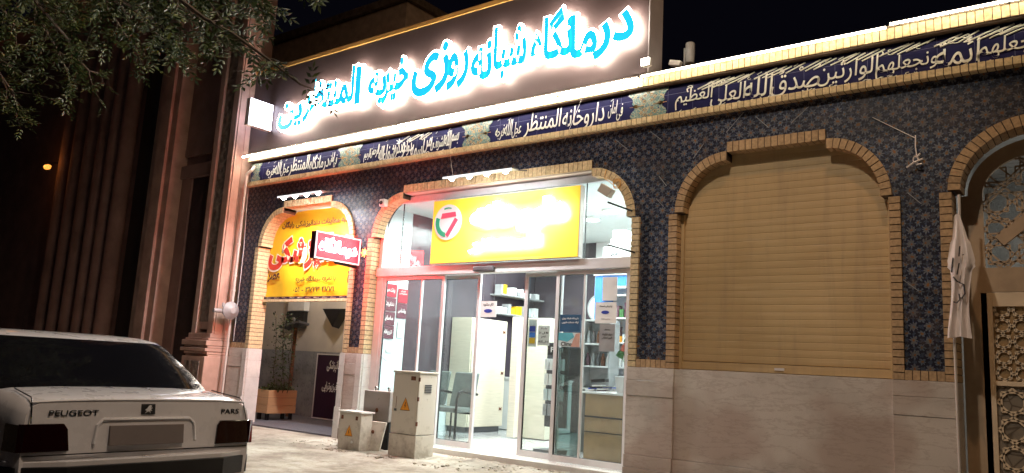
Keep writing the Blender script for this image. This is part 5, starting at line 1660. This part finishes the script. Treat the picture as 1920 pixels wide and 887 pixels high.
    # boot lip crease
    mb = MB(); mb.tube([P(.052, v*.76, .982-.016*abs(v)**3) for v in [-1+.1*i for i in range(21)]], .009, 6); mb.build('boot_lip', M['carp'], car, smooth=True)
    # plate recess rim
    mb = MB()
    mb.tube([P(.018, -.36, .70), P(.03, -.345, .82), P(.034, -.31, .855), P(.034, .31, .855), P(.03, .345, .82), P(.018, .36, .70)], .012, 6)
    mb.build('plate_surround', M['carp'], car, smooth=True)
    rbox('number_plate', M['plate'], -.265, .265, .685, .815, .010, .02, .003)
    bd = rbox('badge', M['carblack'], -.055, .045, .885, .955, .006, .01, .003)
    mb = MB()
    # small rearing lion emblem on the badge
    L = [(-.028, -.030), (-.014, -.012), (-.028, -.004), (-.014, .006), (-.004, .022), (.008, .030), (.020, .022), (.012, .012), (.028, .010), (.014, .002), (.026, -.012), (.010, -.008), (.014, -.030), (.004, -.014), (-.010, -.018)]
    vs = [P(face_u(.92)-.011, -.005+v, .92+w) for v, w in L]
    mb.add(vs, [tuple(range(len(L)))]); mb.build('emblem', M['white'], bd)
    mb = MB(); put_text(mb, 'PEUGEOT', P(face_u(.90)-.001, -.50, .90), (0, 1, 0), (0, 0, 1), .31, .036, .004, False, .0, res=6); mb.build('maker_lettering', M['carblack'], car)
    mb = MB(); put_text(mb, 'PARS', P(face_u(.90)-.001, .64, .90), (0, 1, 0), (0, 0, 1), .15, .036, .004, False, .0, res=6); mb.build('model_lettering', M['carblack'], car)
    mb = MB(); mb.lathe(P(-.004, -.02, .60), [(.016, -.006), (.016, .006), (.009, .008)], 'x', 14); mb.build('lock', M['chrome'], car)
    # bumper: painted upper, black rub strip
    def bump(name, mat, w0, w1, out, side):
        mb = MB(); pts = []
        for (u, v) in [(.55, -side), (.12, -side), (.02, -side+.05), (-out, -.55), (-out-.015, 0), (-out, .55), (.02, side-.05), (.12, side), (.55, side)]:
            pts.append((u, v))
        k = len(pts)
        vs = [P(u, v, w0) for u, v in pts]+[P(u, v, w1) for u, v in pts]+[P(u+.08, v*.9, w1) for u, v in pts]+[P(u+.08, v*.9, w0) for u, v in pts]
        fs = [(i, i+1, k+i+1, k+i) for i in range(k-1)]+[(k+i, k+i+1, 2*k+i+1, 2*k+i) for i in range(k-1)]+[(3*k+i, 3*k+i+1, i+1, i) for i in range(k-1)]
        mb.add(vs, fs); return mb.build(name, mat, car, bevel=.006)
    bump('bumper', M['carp'], .20, .61, .055, .858)
    bump('bumper_strip', M['carblack'], .45, .578, .085, .872)
    # wheels
    for u in (.85, 3.55):
        for s in (-1, 1):
            w = MB(); c = P(u, s*.76, .30)
            w.lathe(c, [(.22, -.09), (.295, -.08), (.305, -.03), (.305, .05), (.29, .09), (.20, .10)], 'y', 28); wo = w.build('wheel', M['black'], car, smooth=True)
            w = MB(); w.lathe(P(u, s*.87, .30), [(.19, -.02), (.195, 0), (.06, .012*s), (.03, .02)], 'y', 20); w.build('rim', M['alu'], wo)
            w = MB(); ring2(P(u, 0, 0)[0], Z0c+.30, .305, .305, .365, .365, R(-8), R(188), 16, P(0, s*.80, 0)[1], P(0, s*.862, 0)[1], w); w.build('wheel_arch', M['carblack'], car)
    for s in (-1, 1):
        mb = MB(); mb.obox(P(2.75, s*.93, 1.02), (.04, 0, 0), (0, .09, 0), (0, 0, .06)); mb.build('mirror', M['carblack'], car, bevel=.015)
build_car()

# ------------------------------------------------------------------ street tree whose boughs hang in from the upper left
def build_tree():
    T = thing('street_tree', (-7.4, -7.0, -.02), 'street tree whose leafy boughs hang across the upper left', 'tree')
    rnd = random.Random(77)
    wood = MB(); lv = MB()
    top = Vector((-7.4, -7.0, 5.2))
    wood.tube([(-7.4, -7.0, -.05), (-7.38, -6.98, 1.5), (-7.45, -7.0, 3.2), tuple(top), (-7.3, -6.9, 7.2)], [.2, .16, .14, .12, .06], 10)
    wood.build('trunk', M['bark'], T, smooth=True)
    wood = MB()
    def pinnate(p, d, up, L, n=3):
        d = d.normalized(); side = d.cross(up)
        if side.length < .05: side = d.cross(Vector((1, 0, 0)))
        side.normalize(); up = side.cross(d)
        for i in range(n):
            c = p+d*L*(i+.6)/n
            for s in (-1, 1):
                a = (d*.7+side*s+up*rnd.uniform(-.3, .3)).normalized()
                l = L*.46*rnd.uniform(.8, 1.15); w = l*.20
                b = a.cross(up).normalized()
                nn = b.cross(a)
                lv.add([c, c+a*l*.45+b*w, c+a*l, c+a*l*.45-b*w, c+a*l*.5-nn*w*.5], [(0, 1, 4), (1, 2, 4), (2, 3, 4), (3, 0, 4)])
        c = p+d*L
        l = L*.45; b = side; w = l*.2
        lv.add([c, c+d*l*.45+b*w, c+d*l, c+d*l*.45-b*w], [(0, 1, 2, 3)])
    def twig(p, d, L, r, leafy):
        pts = [p]; n = 5
        for i in range(n):
            d = (d+Vector((rnd.gauss(0, .22), rnd.gauss(0, .22), rnd.gauss(-.05, .18)))).normalized()
            pts.append(pts[-1]+d*L/n)
        wood.tube(pts, [r*(1-.75*i/n) for i in range(n+1)], 4)
        for i in range(1, n+1):
            for k in range(max(1, leafy-1)):
                dd = (d+Vector((rnd.gauss(0, .8), rnd.gauss(0, .8), rnd.gauss(-.15, .6)))).normalized()
                pinnate(pts[i], dd, Vector((rnd.gauss(0, .3), rnd.gauss(0, .3), 1)), rnd.uniform(.12, .21))
        return pts
    targets0 = [((-11.0, -4.2, 3.95), 3, .8), ((-10.2, -4.0, 4.35), 3, .8), ((-9.6, -4.0, 4.25), 2, .6), ((-8.6, -4.0, 4.35), 3, .7), ((-7.9, -4.0, 4.25), 3, .7), ((-7.1, -3.9, 4.2), 3, .7), ((-6.7, -4.0, 4.1), 3, .6),
               ((-6.2, -4.0, 4.25), 3, .55), ((-5.6, -4.0, 4.35), 3, .5), ((-5.35, -4.1, 3.50), 1, .28), ((-6.3, -4.0, 4.8), 3, .6), ((-10.9, -4.0, 5.4), 3, .8), ((-9.6, -4.2, 5.2), 3, .8), ((-8.4, -4.2, 5.0), 3, .8), ((-7.3, -4.2, 4.9), 3, .8), ((-11.8, -4.4, 4.5), 3, .8), ((-11.4, -4.2, 4.9), 3, .7)]
    for tgt, leafy, tl in targets0:
        tgt = Vector(tgt)+Vector((0, 0, .22 if leafy > 1 else 0))
        a = top+Vector((rnd.uniform(-.1, .1), rnd.uniform(-.1, .1), rnd.uniform(-.5, 1.0)))
        mid = a.lerp(tgt, .5)+Vector((rnd.uniform(-.2, .2), rnd.uniform(-.1, .1), .35))
        N = 14; pts = []
        for i in range(N+1):
            t = i/N
            p = a*(1-t)**2+mid*2*t*(1-t)+tgt*t*t
            if 0 < i < N: p = p+Vector((rnd.gauss(0, .03), rnd.gauss(0, .03), rnd.gauss(0, .03)))
            pts.append(p)
        wood.tube(pts, [.045*(1-.8*i/N) for i in range(N+1)], 6)
        for i in range(6, N+1):
            for k in range(2 if tgt.x < -6.6 or i % 2 else 1):
                d = (pts[i]-pts[i-1]).normalized()
                d = (d+Vector((rnd.gauss(0, .7), rnd.gauss(0, .5), rnd.gauss(0, .45)))).normalized()
                twig(pts[i], d, rnd.uniform(.3, 1)*tl, .008, leafy if rnd.random() < .8 else 1)
    wood.build('branches', M['bark'], T)
    lv.build('leaves', M['leaf'], T)
    print('leaf faces', len(lv.f))
build_tree()
